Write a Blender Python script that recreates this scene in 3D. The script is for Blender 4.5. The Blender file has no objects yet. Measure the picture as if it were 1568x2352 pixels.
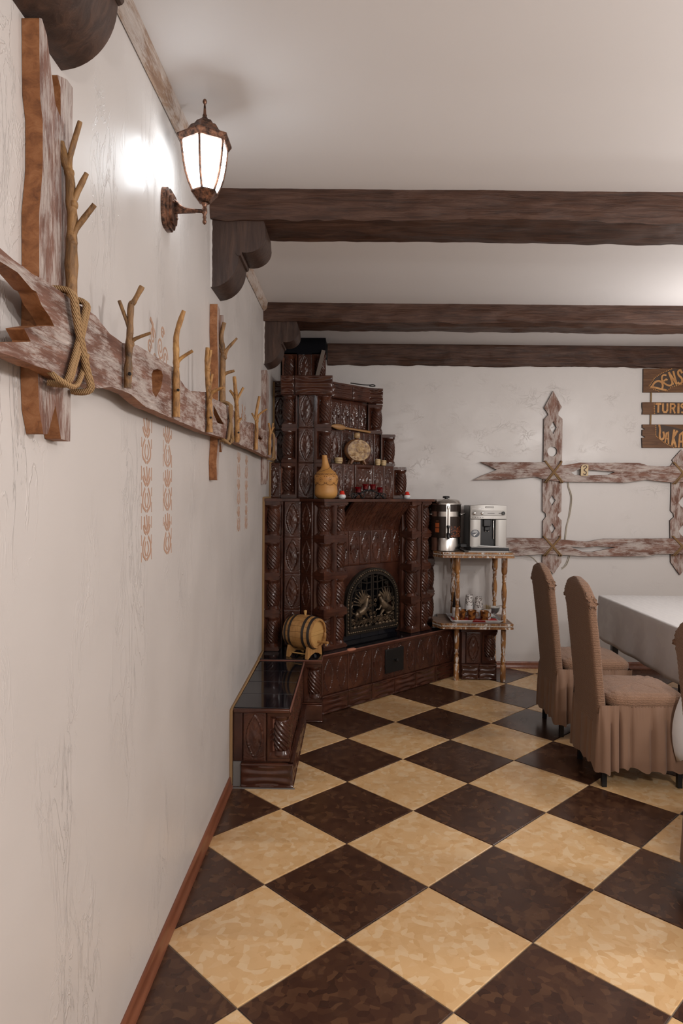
import bpy, math, random
from mathutils import Vector, Matrix, noise
from mathutils.geometry import tessellate_polygon

sc = bpy.context.scene
COL = sc.collection
R = math.radians
random.seed(7)

# ------------------------------------------------------------------ camera
FPX = 1558.7
cam_d = bpy.data.cameras.new('camera')
cam_d.sensor_fit = 'HORIZONTAL'
cam_d.sensor_width = 36.0
cam_d.lens = FPX * 36.0 / 1568.0
cam_d.clip_start = 0.02
cam = bpy.data.objects.new('camera', cam_d)
COL.objects.link(cam)
_yaw, _pitch, _roll = R(1.0125), R(1.4904), R(0.4776)
cam.matrix_world = (Matrix.Translation((0, 0, 1.5166)) @ Matrix.Rotation(_yaw, 4, 'Z')
                    @ Matrix.Rotation(R(90) - _pitch, 4, 'X') @ Matrix.Rotation(_roll, 4, 'Z'))
sc.camera = cam

# ------------------------------------------------------------------ world, exposure, added fill lights
sc.view_settings.view_transform = 'Standard'
sc.view_settings.look = 'None'
sc.view_settings.gamma = 1.0
sc.view_settings.use_curve_mapping = False
sc.view_settings.exposure = 0.0
wd = bpy.data.worlds.new('world')
sc.world = wd
wd.use_nodes = True
wd.node_tree.nodes['Background'].inputs[0].default_value = (0.5, 0.55, 0.65, 1)
wd.node_tree.nodes['Background'].inputs[1].default_value = 0.3
sc.cycles.max_bounces = 6
sc.cycles.diffuse_bounces = 3
sc.cycles.glossy_bounces = 3
sc.cycles.transmission_bounces = 5
sc.cycles.caustics_reflective = False
sc.cycles.caustics_refractive = False
sc.cycles.adaptive_threshold = 0.02
sc.cycles.sample_clamp_indirect = 6.0


def fill_light(name, loc, energy, col, radius):
    d = bpy.data.lights.new(name, 'POINT')
    d.energy = energy
    d.color = col
    d.shadow_soft_size = radius
    o = bpy.data.objects.new(name, d)
    o.location = loc
    COL.objects.link(o)
    return o


# fill lights added out of frame to brighten the ceiling and the room
WARM = (1.0, 0.965, 0.935)
for _x, _y, _e in ((2.7, 2.3, 62), (1.8, 0.4, 108), (1.5, -1.7, 88), (2.5, 4.3, 28)):
    fill_light('room_fill_light', (_x, _y, 2.15), _e, WARM, 0.09)

# ------------------------------------------------------------------ node helpers


class Mt:
    def __init__(s, name, col=(0.5, 0.5, 0.5), rough=0.5, metal=0.0, spec=0.5, coat=0.0):
        s.m = bpy.data.materials.new(name)
        s.m.use_nodes = True
        s.nt = s.m.node_tree
        s.b = s.nt.nodes['Principled BSDF']
        s.b.inputs['Base Color'].default_value = (*col, 1)
        s.b.inputs['Roughness'].default_value = rough
        s.b.inputs['Metallic'].default_value = metal
        s.b.inputs['Specular IOR Level'].default_value = spec
        s.b.inputs['Coat Weight'].default_value = coat
        s.m.diffuse_color = (*col, 1)
        s._c = {}

    def n(s, t, **kw):
        x = s.nt.nodes.new(t)
        for k, v in kw.items():
            setattr(x, k, v)
        return x

    def link(s, a, b):
        s.nt.links.new(a, b)

    def co(s, scale=(1, 1, 1), rnd=False, rot=(0, 0, 0)):
        key = (tuple(scale), rnd, tuple(rot))
        if key in s._c:
            return s._c[key]
        tc = s.n('ShaderNodeTexCoord')
        v = tc.outputs['Object']
        if rnd:
            oi = s.n('ShaderNodeObjectInfo')
            mu = s.n('ShaderNodeMath', operation='MULTIPLY')
            mu.inputs[1].default_value = 37.0
            s.link(oi.outputs['Random'], mu.inputs[0])
            ad = s.n('ShaderNodeVectorMath', operation='ADD')
            s.link(v, ad.inputs[0])
            s.link(mu.outputs[0], ad.inputs[1])
            v = ad.outputs[0]
        mp = s.n('ShaderNodeMapping')
        mp.inputs['Scale'].default_value = scale
        mp.inputs['Rotation'].default_value = rot
        s.link(v, mp.inputs['Vector'])
        s._c[key] = mp.outputs[0]
        return mp.outputs[0]

    def noise(s, vec, scale=5, detail=4, rough=0.55, dist=0.0):
        x = s.n('ShaderNodeTexNoise')
        x.inputs['Scale'].default_value = scale
        x.inputs['Detail'].default_value = detail
        x.inputs['Roughness'].default_value = rough
        x.inputs['Distortion'].default_value = dist
        s.link(vec, x.inputs['Vector'])
        return x.outputs[0]

    def vor(s, vec, scale=5, feature='F1', out='Distance', rand=1.0):
        x = s.n('ShaderNodeTexVoronoi', feature=feature)
        x.inputs['Scale'].default_value = scale
        x.inputs['Randomness'].default_value = rand
        s.link(vec, x.inputs['Vector'])
        return x.outputs[out]

    def wave(s, vec, scale=5, dist=2, detail=2, dscale=1, bands='X'):
        x = s.n('ShaderNodeTexWave', bands_direction=bands)
        x.inputs['Scale'].default_value = scale
        x.inputs['Distortion'].default_value = dist
        x.inputs['Detail'].default_value = detail
        x.inputs['Detail Scale'].default_value = dscale
        s.link(vec, x.inputs['Vector'])
        return x.outputs['Fac']

    def ramp(s, fac, stops):
        x = s.n('ShaderNodeValToRGB')
        e = x.color_ramp.elements
        while len(e) < len(stops):
            e.new(0.5)
        for q, (p, c) in zip(e, stops):
            q.position = p
            q.color = (*c, 1) if len(c) == 3 else c
        s.link(fac, x.inputs[0])
        return x.outputs[0]

    def gray(s, fac, a, b, va=0.0, vb=1.0):
        return s.ramp(fac, [(a, (va,) * 3), (b, (vb,) * 3)])

    def mix(s, fac, a, b, mode='MIX'):
        x = s.n('ShaderNodeMix', data_type='RGBA', blend_type=mode)
        for sock, v in ((x.inputs[0], fac), (x.inputs[6], a), (x.inputs[7], b)):
            if isinstance(v, (int, float)):
                sock.default_value = v
            elif isinstance(v, tuple):
                sock.default_value = (*v, 1)
            else:
                s.link(v, sock)
        return x.outputs[2]

    def math(s, op, a, b=0.0):
        x = s.n('ShaderNodeMath', operation=op)
        for sock, v in ((x.inputs[0], a), (x.inputs[1], b)):
            if isinstance(v, (int, float)):
                sock.default_value = v
            else:
                s.link(v, sock)
        return x.outputs[0]

    def color(s, c):
        s.link(c, s.b.inputs['Base Color'])
        return s

    def rough(s, c):
        s.link(c, s.b.inputs['Roughness'])
        return s

    def bump(s, h, strength=0.3, dist=0.01):
        x = s.n('ShaderNodeBump')
        x.inputs['Strength'].default_value = strength
        x.inputs['Distance'].default_value = dist
        if s.b.inputs['Normal'].links:
            s.link(s.b.inputs['Normal'].links[0].from_socket, x.inputs['Normal'])
        s.link(h, x.inputs['Height'])
        s.link(x.outputs[0], s.b.inputs['Normal'])
        return s


MAT = {}

# plaster: smooth glossy paint over a trowelled coat with dragged scratches
def plaster(name, col, streak):
    m = Mt(name, col, 0.40, 0, 0.45)
    if streak == 'left':
        v1 = m.co((1, 5, 1.6)); v2 = m.co((1, 2.6, 0.8)); amt, bs = 0.42, 0.25
    else:
        v1 = m.co((4, 1, 5), rot=(0, R(25), 0)); v2 = m.co((2.5, 1, 3.5)); amt, bs = 0.08, 0.14
    st = m.noise(v1, 2.8, 5, 0.62, 1.4)
    ridge = m.ramp(st, [(0.47, (0, 0, 0)), (0.5, (1, 1, 1)), (0.53, (0.15, 0.15, 0.15)), (0.7, (0.25, 0.25, 0.25))])
    patch = m.noise(v2, 1.7, 1)
    h = m.math('MULTIPLY', ridge, m.gray(patch, 0.50, 0.68))
    m.color(m.mix(m.math('MULTIPLY', h, amt), col, tuple(min(1, c * 1.25) for c in col)))
    big = m.noise(m.co(), 3.2, 2, 0.5)
    hh = m.math('ADD', m.math('MULTIPLY', h, bs), m.math('MULTIPLY', big, 0.8))
    m.bump(hh, 1.0, 0.0065)
    m.rough(m.gray(big, 0.3, 0.7, 0.31, 0.5))
    return m.m


MAT['wall_left'] = plaster('left_wall_plaster', (0.515, 0.475, 0.452), 'left')
MAT['wall_back'] = plaster('back_wall_plaster', (0.575, 0.535, 0.512), 'back')
MAT['wall_plain'] = Mt('plain_plaster', (0.56, 0.52, 0.495), 0.5).m
m = Mt('ceiling_paint', (0.73, 0.705, 0.70), 0.55, 0, 0.3)
m.bump(m.noise(m.co(), 1.3, 1), 0.1, 0.03)
MAT['ceiling'] = m.m


def floor_tile(name, a, b, c, rough):
    m = Mt(name, a, rough, 0, 0.5)
    v = m.co((1, 1, 1), rnd=True)
    dn = m.n('ShaderNodeTexNoise')
    dn.inputs['Scale'].default_value = 9
    m.link(v, dn.inputs['Vector'])
    ad = m.n('ShaderNodeMix', data_type='RGBA', blend_type='ADD')
    ad.inputs[0].default_value = 0.07
    m.link(v, ad.inputs[6]); m.link(dn.outputs['Color'], ad.inputs[7])
    vo = m.n('ShaderNodeTexVoronoi', feature='F1')
    vo.inputs['Scale'].default_value = 36
    m.link(ad.outputs[2], vo.inputs['Vector'])
    sp = m.n('ShaderNodeSeparateColor')
    m.link(vo.outputs['Color'], sp.inputs[0])
    big = m.noise(v, 7, 3)
    f = m.math('ADD', m.math('MULTIPLY', sp.outputs[0], 0.65), m.math('MULTIPLY', big, 0.45))
    m.color(m.ramp(f, [(0.25, a), (0.46, b), (0.62, b), (0.82, c)]))
    m.rough(m.gray(big, 0.3, 0.7, rough * 0.85, rough * 1.2))
    return m.m


MAT['cream'] = floor_tile('cream_floor_tile', (0.585, 0.355, 0.16), (0.635, 0.405, 0.20), (0.69, 0.49, 0.285), 0.27)
MAT['brown'] = floor_tile('brown_floor_tile', (0.040, 0.017, 0.0105), (0.056, 0.024, 0.0135), (0.088, 0.041, 0.021), 0.25)
MAT['grout'] = Mt('floor_grout', (0.16, 0.125, 0.10), 0.9).m


def glaze(name, stip):
    m = Mt(name, (0.055, 0.019, 0.012), 0.15, 0, 0.5)
    v = m.co((1, 1, 1), rnd=True)
    m.color(m.ramp(m.noise(v, 9, 4), [(0.3, (0.036, 0.0125, 0.008)), (0.55, (0.064, 0.022, 0.013)), (0.8, (0.105, 0.036, 0.019))]))
    m.bump(m.noise(v, 30, 3), 0.12, 0.004)
    if stip:
        m.bump(m.noise(v, stip, 2, 0.7), 0.35, 0.003)
    return m.m


MAT['glaze'] = glaze('brown_glaze', 0)
MAT['glaze_stipple'] = glaze('stippled_brown_glaze', 190)
MAT['stove_joint'] = Mt('clay_joint', (0.20, 0.085, 0.055), 0.85).m
m = Mt('black_glazed_tile', (0.008, 0.008, 0.011), 0.07, 0, 0.6)
m.bump(m.noise(m.co(rnd=True), 6, 2), 0.02, 0.01)
MAT['black_tile'] = m.m
m = Mt('cast_iron', (0.035, 0.028, 0.022), 0.42, 0.55, 0.4)
m.bump(m.noise(m.co(), 120, 3), 0.3, 0.002)
MAT['iron'] = m.m
m = Mt('bronzed_iron', (0.12, 0.085, 0.055), 0.38, 0.7, 0.4)
m.color(m.ramp(m.noise(m.co(), 22, 3), [(0.35, (0.05, 0.038, 0.028)), (0.65, (0.19, 0.135, 0.085))]))
m.bump(m.noise(m.co(), 120, 3), 0.3, 0.002)
MAT['bronze'] = m.m
MAT['black_iron'] = Mt('black_wrought_iron', (0.012, 0.011, 0.011), 0.45, 0.3).m
MAT['black_metal'] = Mt('black_powder_coat', (0.012, 0.012, 0.014), 0.35, 0.2).m
MAT['soot'] = Mt('soot_black', (0.006, 0.006, 0.008), 0.9, 0, 0.1).m


def oldwood(name, cols, grain, scale=1.0, bs=0.6, rough=0.5, chisel=False):
    m = Mt(name, cols[1], rough, 0, 0.3)
    v = m.co(grain)
    g = m.noise(v, 3.0 * scale, 8, 0.65, 0.6)
    p = m.noise(m.co(), 2.2, 4)
    f = m.math('ADD', m.math('MULTIPLY', g, 0.7), m.math('MULTIPLY', p, 0.3))
    m.color(m.ramp(f, [(0.32, cols[0]), (0.5, cols[1]), (0.68, cols[2])]))
    m.bump(g, bs, 0.006)
    m.bump(m.noise(m.co(), 12, 4), 0.25, 0.01)
    if chisel:
        m.bump(m.vor(m.co((0.5, 1, 1)), 14, 'SMOOTH_F1'), 0.6, 0.02)
    return m.m


MAT['beam'] = oldwood('hewn_dark_beam', [(0.014, 0.006, 0.004), (0.055, 0.024, 0.014), (0.10, 0.050, 0.033)], (1.0, 12, 12), 1.5, 1.0, 0.5, True)
MAT['corbel'] = oldwood('dark_corbel_wood', [(0.024, 0.013, 0.010), (0.050, 0.029, 0.022), (0.095, 0.052, 0.036)], (9, 9, 1), 1.3, 0.5, 0.45)


def whitewash(name, grain, amount=0.5, b0=(0.11, 0.048, 0.032), b1=(0.22, 0.108, 0.076)):
    """reddish-brown stain under a worn white brush coat that stays on the high grain"""
    m = Mt(name, (0.3, 0.15, 0.1), 0.6, 0, 0.35)
    g = m.noise(m.co(tuple(15 if x > 2 else 1.8 for x in grain)), 9, 7, 0.82, 0.7)
    p = m.noise(m.co(tuple(0.25 * x if x > 2 else x for x in grain)), 5.5, 4, 0.6, 0.4)
    base = m.ramp(m.noise(m.co(grain), 2.5, 5), [(0.3, b0), (0.6, b1)])
    f = m.math('ADD', m.math('MULTIPLY', g, 0.60), m.math('MULTIPLY', p, 0.58))
    lo = 0.72 - 0.25 * amount
    w = m.ramp(f, [(lo, (0, 0, 0)), (lo + 0.09, (0.6, 0.6, 0.6)), (lo + 0.22, (0.95, 0.95, 0.95))])
    m.color(m.mix(w, base, (0.55, 0.485, 0.445)))
    m.bump(g, 0.9, 0.004)
    return m.m


MAT['ww_y'] = whitewash('whitewashed_wood_y', (14, 1.2, 14), 0.70)
MAT['ww_z'] = whitewash('whitewashed_wood_z', (14, 14, 1.2), 0.76)
MAT['ww_x'] = whitewash('whitewashed_wood_x', (1.2, 14, 14), 0.72)
MAT['ww_trim'] = whitewash('whitewashed_trim', (14, 1.2, 14), 0.85, (0.22, 0.13, 0.085), (0.36, 0.24, 0.165))
MAT['raw'] = oldwood('raw_orange_wood', [(0.10, 0.034, 0.014), (0.25, 0.10, 0.038), (0.36, 0.165, 0.075)], (5, 5, 6), 2.4, 0.4, 0.55)
MAT['branch'] = oldwood('varnished_branch', [(0.045, 0.022, 0.012), (0.34, 0.17, 0.055), (0.50, 0.29, 0.105)], (8, 8, 4), 2.2, 0.8, 0.42)
MAT['branch_dark'] = oldwood('dark_branch', [(0.03, 0.018, 0.012), (0.20, 0.105, 0.042), (0.38, 0.21, 0.08)], (8, 8, 3), 2.2, 0.8, 0.45)
m = Mt('jute_rope', (0.42, 0.255, 0.125), 0.85, 0, 0.2)
m.bump(m.wave(m.co((1, 1, 1), rot=(R(35), R(35), 0)), 95, 0.4, 1), 0.9, 0.004)
MAT['rope'] = m.m
m = Mt('cedar_baseboard', (0.19, 0.063, 0.030), 0.32, 0, 0.5)
m.color(m.ramp(m.noise(m.co((10, 0.8, 10)), 3, 5), [(0.3, (0.135, 0.040, 0.018)), (0.7, (0.24, 0.088, 0.045))]))
MAT['baseboard'] = m.m
m = Mt('aged_copper', (0.06, 0.03, 0.02), 0.36, 0.75, 0.5)
cw = m.gray(m.noise(m.co((1, 1, 1)), 55, 5, 0.7), 0.40, 0.70)
m.color(m.mix(cw, (0.05, 0.030, 0.024), (0.34, 0.165, 0.10)))
m.bump(m.noise(m.co(), 140, 2), 0.25, 0.002)
MAT['copper'] = m.m
m = Mt('lit_frosted_glass', (0.9, 0.95, 1.0), 0.4)
m.b.inputs['Emission Color'].default_value = (0.88, 0.95, 1.0, 1)
m.b.inputs['Emission Strength'].default_value = 12.0
MAT['lit_glass'] = m.m


def fabric(name, col, kind):
    m = Mt(name, col, 0.75, 0, 0.25)
    m.b.inputs['Sheen Weight'].default_value = 0.15
    if kind == 'smock':
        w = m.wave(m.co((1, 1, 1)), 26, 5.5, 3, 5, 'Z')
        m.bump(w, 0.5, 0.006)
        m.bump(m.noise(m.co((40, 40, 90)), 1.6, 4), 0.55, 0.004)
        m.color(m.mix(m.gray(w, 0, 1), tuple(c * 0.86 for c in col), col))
    else:
        m.b.inputs['Roughness'].default_value = 0.5
        m.bump(m.noise(m.co((30, 30, 3)), 1.5, 3), 0.2, 0.006)
    return m.m


MAT['smock'] = fabric('smocked_taupe_cloth', (0.245, 0.137, 0.084), 'smock')
MAT['skirt'] = fabric('taupe_skirt_satin', (0.225, 0.130, 0.084), 'skirt')
m = Mt('white_damask', (0.62, 0.60, 0.60), 0.5, 0, 0.35)
dm = m.gray(m.wave(m.co((1, 1, 1)), 6.5, 7, 1, 1.6), 0.55, 0.7)
m.color(m.mix(dm, (0.665, 0.645, 0.64), (0.69, 0.67, 0.66)))
m.rough(m.gray(dm, 0, 1, 0.5, 0.4))
m.bump(m.noise(m.co(), 300, 2), 0.15, 0.001)
MAT['damask'] = m.m
MAT['steel'] = Mt('polished_steel', (0.62, 0.60, 0.57), 0.22, 1.0).m
MAT['silver'] = Mt('silver_plastic', (0.40, 0.385, 0.365), 0.36, 0.7).m
MAT['silver_dark'] = Mt('dull_silver_plastic', (0.36, 0.345, 0.33), 0.4, 0.5).m
MAT['black_plastic'] = Mt('black_plastic', (0.012, 0.012, 0.014), 0.28).m
MAT['dark_band'] = Mt('urn_printed_band', (0.030, 0.020, 0.016), 0.2, 0.2).m
m = Mt('urn_printed_beans', (0.05, 0.02, 0.01), 0.25)
m.color(m.ramp(m.vor(m.co(), 70), [(0.1, (0.30, 0.085, 0.03)), (0.45, (0.09, 0.03, 0.015)), (0.7, (0.02, 0.012, 0.01))]))
MAT['beans'] = m.m
MAT['amber'] = Mt('amber_print', (0.42, 0.10, 0.03), 0.3).m
m = Mt('painted_honey_wood', (0.33, 0.16, 0.05), 0.42, 0, 0.45)
ww = m.noise(m.co((9, 9, 3)), 4.2, 6, 0.65, 0.5)
m.color(m.mix(m.gray(ww, 0.53, 0.60), m.ramp(m.noise(m.co((6, 6, 2)), 4, 4), [(0.35, (0.17, 0.07, 0.025)), (0.65, (0.38, 0.175, 0.05))]), (0.62, 0.58, 0.54)))
m.bump(ww, 0.25, 0.003)
MAT['honey'] = m.m
MAT['rope_bead'] = Mt('brushed_white_bead', (0.50, 0.43, 0.37), 0.55).m
MAT['shelf_top'] = oldwood('shelf_board_wood', [(0.12, 0.075, 0.05), (0.20, 0.13, 0.09), (0.27, 0.18, 0.13)], (1.5, 10, 10), 1.0, 0.2, 0.45)
m = Mt('oak_staves', (0.42, 0.22, 0.075), 0.45, 0, 0.4)
m.color(m.ramp(m.noise(m.co((2, 22, 22)), 3, 5), [(0.3, (0.30, 0.14, 0.042)), (0.7, (0.47, 0.26, 0.095))]))
MAT['oak'] = m.m
MAT['oak_pale'] = Mt('pale_oak', (0.50, 0.29, 0.10), 0.5).m
MAT['hoop'] = Mt('barrel_hoop_iron', (0.055, 0.045, 0.040), 0.45, 0.6).m
m = Mt('gourd_skin', (0.50, 0.24, 0.065), 0.45, 0, 0.45)
m.color(m.ramp(m.noise(m.co(), 9, 4), [(0.3, (0.42, 0.185, 0.045)), (0.7, (0.56, 0.29, 0.085))]))
MAT['gourd'] = m.m
MAT['burnt'] = Mt('burnt_ornament', (0.07, 0.028, 0.014), 0.6).m
m = Mt('carved_clay', (0.42, 0.27, 0.13), 0.4, 0, 0.5)
m.color(m.ramp(m.noise(m.co(), 28, 4, 0.6), [(0.36, (0.16, 0.075, 0.03)), (0.6, (0.46, 0.31, 0.15))]))
MAT['clay'] = m.m
MAT['clay_brown'] = Mt('glazed_clay', (0.16, 0.07, 0.03), 0.25).m
MAT['pale_wood'] = Mt('pale_turned_wood', (0.52, 0.38, 0.20), 0.5).m
MAT['spoon'] = Mt('spoon_wood', (0.36, 0.19, 0.075), 0.45).m
MAT['white_china'] = Mt('white_china', (0.72, 0.72, 0.72), 0.2).m
MAT['red_glaze'] = Mt('red_glaze', (0.62, 0.03, 0.015), 0.3).m
MAT['red_wax'] = Mt('red_candle', (0.55, 0.008, 0.012), 0.35).m
m = Mt('red_cup_glass', (0.5, 0.01, 0.02), 0.05)
m.b.inputs['Transmission Weight'].default_value = 0.85
MAT['red_glass'] = m.m
m = Mt('clear_glass', (0.95, 0.97, 0.97), 0.03)
m.b.inputs['Transmission Weight'].default_value = 0.9
MAT['glass'] = m.m
MAT['paper_cup'] = Mt('white_paper_cup', (0.70, 0.68, 0.67), 0.6).m
m = Mt('printed_paper_cup', (0.7, 0.68, 0.66), 0.6)
m.color(m.ramp(m.noise(m.co(), 85, 2, 0.7), [(0.52, (0.68, 0.65, 0.63)), (0.58, (0.09, 0.06, 0.05))]))
MAT['cup_print'] = m.m
m = Mt('brown_drip_glaze', (0.10, 0.035, 0.012), 0.15, 0, 0.6)
m.color(m.ramp(m.noise(m.co(), 32, 2), [(0.4, (0.045, 0.014, 0.006)), (0.66, (0.30, 0.115, 0.025))]))
MAT['mug'] = m.m
MAT['red_napkin'] = Mt('red_napkin', (0.45, 0.035, 0.03), 0.8).m
MAT['tray_white'] = Mt('white_enamel_tray', (0.66, 0.66, 0.67), 0.25).m
MAT['sugar'] = Mt('sugar', (0.75, 0.72, 0.68), 0.8).m
MAT['sign'] = oldwood('sign_brown_wood', [(0.060, 0.025, 0.011), (0.125, 0.058, 0.026), (0.185, 0.090, 0.042)], (1.2, 12, 12), 1.4, 0.35, 0.45)
MAT['sign_dark'] = Mt('sign_dark_ground', (0.045, 0.025, 0.016), 0.6).m
m = Mt('gilt_carving', (0.46, 0.22, 0.07), 0.5)
m.color(m.ramp(m.noise(m.co(), 25, 3), [(0.3, (0.33, 0.14, 0.04)), (0.7, (0.52, 0.27, 0.095))]))
MAT['gilt'] = m.m
MAT['stencil'] = Mt('stencil_brown_paint', (0.40, 0.245, 0.17), 0.55).m
MAT['cable'] = Mt('grey_beige_cable', (0.45, 0.39, 0.31), 0.5).m
MAT['grey_wood'] = Mt('weathered_grey_wood', (0.17, 0.13, 0.105), 0.7).m
MAT['cement'] = Mt('grey_cement', (0.16, 0.145, 0.135), 0.9).m
MAT['red_clay'] = Mt('bare_red_clay', (0.17, 0.065, 0.042), 0.85).m
MAT['fresh_clay'] = Mt('broken_red_clay', (0.40, 0.16, 0.095), 0.9).m
MAT['badge'] = Mt('badge_grey_print', (0.09, 0.095, 0.11), 0.4).m
MAT['badge_white'] = Mt('badge_white_print', (0.75, 0.75, 0.75), 0.4).m
MAT['dark_print'] = Mt('dark_print', (0.06, 0.06, 0.06), 0.5).m

# ------------------------------------------------------------------ mesh helpers
WM = {}
I4 = Matrix.Identity(4)


class MB:
    def __init__(s):
        s.v = []; s.f = []; s.mi = []

    def add(s, vs, fs, M=None, mi=0):
        o = len(s.v)
        s.v += [tuple(M @ Vector(p)) for p in vs] if M is not None else [tuple(p) for p in vs]
        s.f += [tuple(i + o for i in f) for f in fs]
        s.mi += [mi] * len(fs)
        return s

    def box(s, x0, x1, y0, y1, z0, z1, M=None, mi=0):
        return s.add([(x0, y0, z0), (x1, y0, z0), (x1, y1, z0), (x0, y1, z0), (x0, y0, z1), (x1, y0, z1), (x1, y1, z1), (x0, y1, z1)],
                     [(3, 2, 1, 0), (4, 5, 6, 7), (0, 1, 5, 4), (1, 2, 6, 5), (2, 3, 7, 6), (3, 0, 4, 7)], M, mi)

    def loft(s, rings, closed=True, caps=True, M=None, mi=0):
        n = len(rings[0]); vs = [p for r in rings for p in r]; fs = []
        for i in range(len(rings) - 1):
            for j in range(n if closed else n - 1):
                k = (j + 1) % n
                fs.append((i * n + j, i * n + k, (i + 1) * n + k, (i + 1) * n + j))
        if caps and closed:
            fs.append(tuple(range(n - 1, -1, -1)))
            fs.append(tuple((len(rings) - 1) * n + j for j in range(n)))
        return s.add(vs, fs, M, mi)

    def lathe(s, prof, seg=24, c=(0, 0, 0), M=None, mi=0, a0=0.0, caps=True):
        T = Matrix.Translation(c) if M is None else M @ Matrix.Translation(c)
        rings = [[(max(r, 1e-5) * math.cos(a0 + 2 * math.pi * j / seg), max(r, 1e-5) * math.sin(a0 + 2 * math.pi * j / seg), z) for j in range(seg)] for r, z in prof]
        return s.loft(rings, True, caps, T, mi)

    def tube(s, pts, rad, seg=8, M=None, mi=0, flat=1.0):
        P = [Vector(p) for p in pts]
        n = len(P)
        if not isinstance(rad, (list, tuple)):
            rad = [rad] * n
        T = [(P[min(i + 1, n - 1)] - P[max(i - 1, 0)]).normalized() for i in range(n)]
        up = Vector((0, 0, 1)) if abs(T[0].z) < 0.9 else Vector((1, 0, 0))
        nn = (up - T[0] * up.dot(T[0])).normalized()
        rings = []
        for i in range(n):
            nn = nn - T[i] * nn.dot(T[i])
            nn = nn.normalized() if nn.length > 1e-6 else T[i].orthogonal().normalized()
            bb = T[i].cross(nn)
            rings.append([tuple(P[i] + (nn * math.cos(2 * math.pi * j / seg) + bb * math.sin(2 * math.pi * j / seg) * flat) * rad[i]) for j in range(seg)])
        return s.loft(rings, True, True, M, mi)

    def ell(s, c, r, seg=14, rings=9, M=None, mi=0):
        if not isinstance(r, (list, tuple)):
            r = (r, r, r)
        rr = []
        for i in range(rings + 1):
            t = math.pi * i / rings
            q = max(math.sin(t), 1e-3)
            rr.append([(c[0] + r[0] * q * math.cos(2 * math.pi * j / seg), c[1] + r[1] * q * math.sin(2 * math.pi * j / seg), c[2] - r[2] * math.cos(t)) for j in range(seg)])
        return s.loft(rr, True, True, M, mi)

    def prism(s, outer, holes, fn, d0, d1, mi=0, side=None):
        """outline (a,b) swept from depth d0 to d1; fn(a,b,d) -> xyz; the d1 cap is the front"""
        side = mi if side is None else side
        polys = [list(outer)] + [list(h) for h in (holes or [])]
        tris = tessellate_polygon([[Vector((a, b, 0)) for a, b in p] for p in polys])
        flat = [q for p in polys for q in p]
        n = len(flat)
        s.add([fn(a, b, d0) for a, b in flat] + [fn(a, b, d1) for a, b in flat],
              [tuple(t) for t in tris] + [tuple(n + i for i in reversed(t)) for t in tris], None, mi)
        for p in polys:
            k = len(p)
            s.add([fn(a, b, d0) for a, b in p] + [fn(a, b, d1) for a, b in p],
                  [(i, (i + 1) % k, k + (i + 1) % k, k + i) for i in range(k)], None, side)
        return s

    def stroke(s, pts, w, fn, d0, d1, mi=0):
        """flat raised band of width w along (a,b) points, one continuous strip"""
        P = [Vector(p[:2]) for p in pts]
        P = [p for i, p in enumerate(P) if i == 0 or (p - P[i - 1]).length > 1e-6]
        n = len(P)
        rings = []
        for i in range(n):
            t0 = (P[i] - P[max(i - 1, 0)]); t1 = (P[min(i + 1, n - 1)] - P[i])
            t0 = t0.normalized() if t0.length > 0 else t1.normalized()
            t1 = t1.normalized() if t1.length > 0 else t0
            t = t0 + t1
            t = t.normalized() if t.length > 1e-3 else t1
            nr = Vector((-t.y, t.x)) * (w / 2 / max(0.5, t.dot(t1)))
            a, b = P[i] - nr, P[i] + nr
            rings.append([fn(a.x, a.y, d0), fn(a.x, a.y, d1), fn(b.x, b.y, d1), fn(b.x, b.y, d0)])
        return s.loft(rings, True, True, None, mi)

    def mesh(s, name, mats, smooth=35):
        me = bpy.data.meshes.new(name)
        me.from_pydata(s.v, [], s.f)
        for m_ in (mats if isinstance(mats, (list, tuple)) else [mats]):
            me.materials.append(MAT[m_] if isinstance(m_, str) else m_)
        me.polygons.foreach_set('material_index', s.mi)
        import bmesh
        bm = bmesh.new(); bm.from_mesh(me)
        bmesh.ops.recalc_face_normals(bm, faces=bm.faces)
        bm.to_mesh(me); bm.free()
        if smooth:
            me.polygons.foreach_set('use_smooth', [True] * len(me.polygons))
            me.set_sharp_from_angle(angle=R(smooth))
        me.update()
        return me

    def build(s, name, mats, parent=None, smooth=35, bevel=0.0, M=None):
        return obj(name, s.mesh(name, mats, smooth), parent, bevel, M)


def obj(name, me, parent=None, bevel=0.0, M=None):
    o = bpy.data.objects.new(name, me)
    COL.objects.link(o)
    if M is not None:
        o.matrix_basis = M
    WM[o] = M.copy() if M is not None else I4.copy()
    if parent is not None:
        o.parent = parent
        o.matrix_parent_inverse = WM[parent].inverted()
    if bevel:
        b = o.modifiers.new('edge', 'BEVEL')
        b.width = bevel; b.segments = 2; b.limit_method = 'ANGLE'; b.angle_limit = R(40)
    return o


def tag(o, label, cat, group=None, kind=None):
    o['label'] = label; o['category'] = cat
    if group:
        o['group'] = group
    if kind:
        o['kind'] = kind
    return o


def thing(name, label, cat, loc=(0, 0, 0), group=None, rotz=0.0):
    o = bpy.data.objects.new(name, None)
    o.empty_display_size = 0.1
    COL.objects.link(o)
    o.matrix_basis = Matrix.Translation(loc) @ Matrix.Rotation(rotz, 4, 'Z')
    WM[o] = o.matrix_basis.copy()
    return tag(o, label, cat, group)


def TR(loc, rz=0.0):
    return Matrix.Translation(loc) @ Matrix.Rotation(rz, 4, 'Z')


def circ(cx, cy, r, n=20, ry=None):
    return [(cx + r * math.cos(2 * math.pi * i / n), cy + (ry or r) * math.sin(2 * math.pi * i / n)) for i in range(n)]


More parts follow.
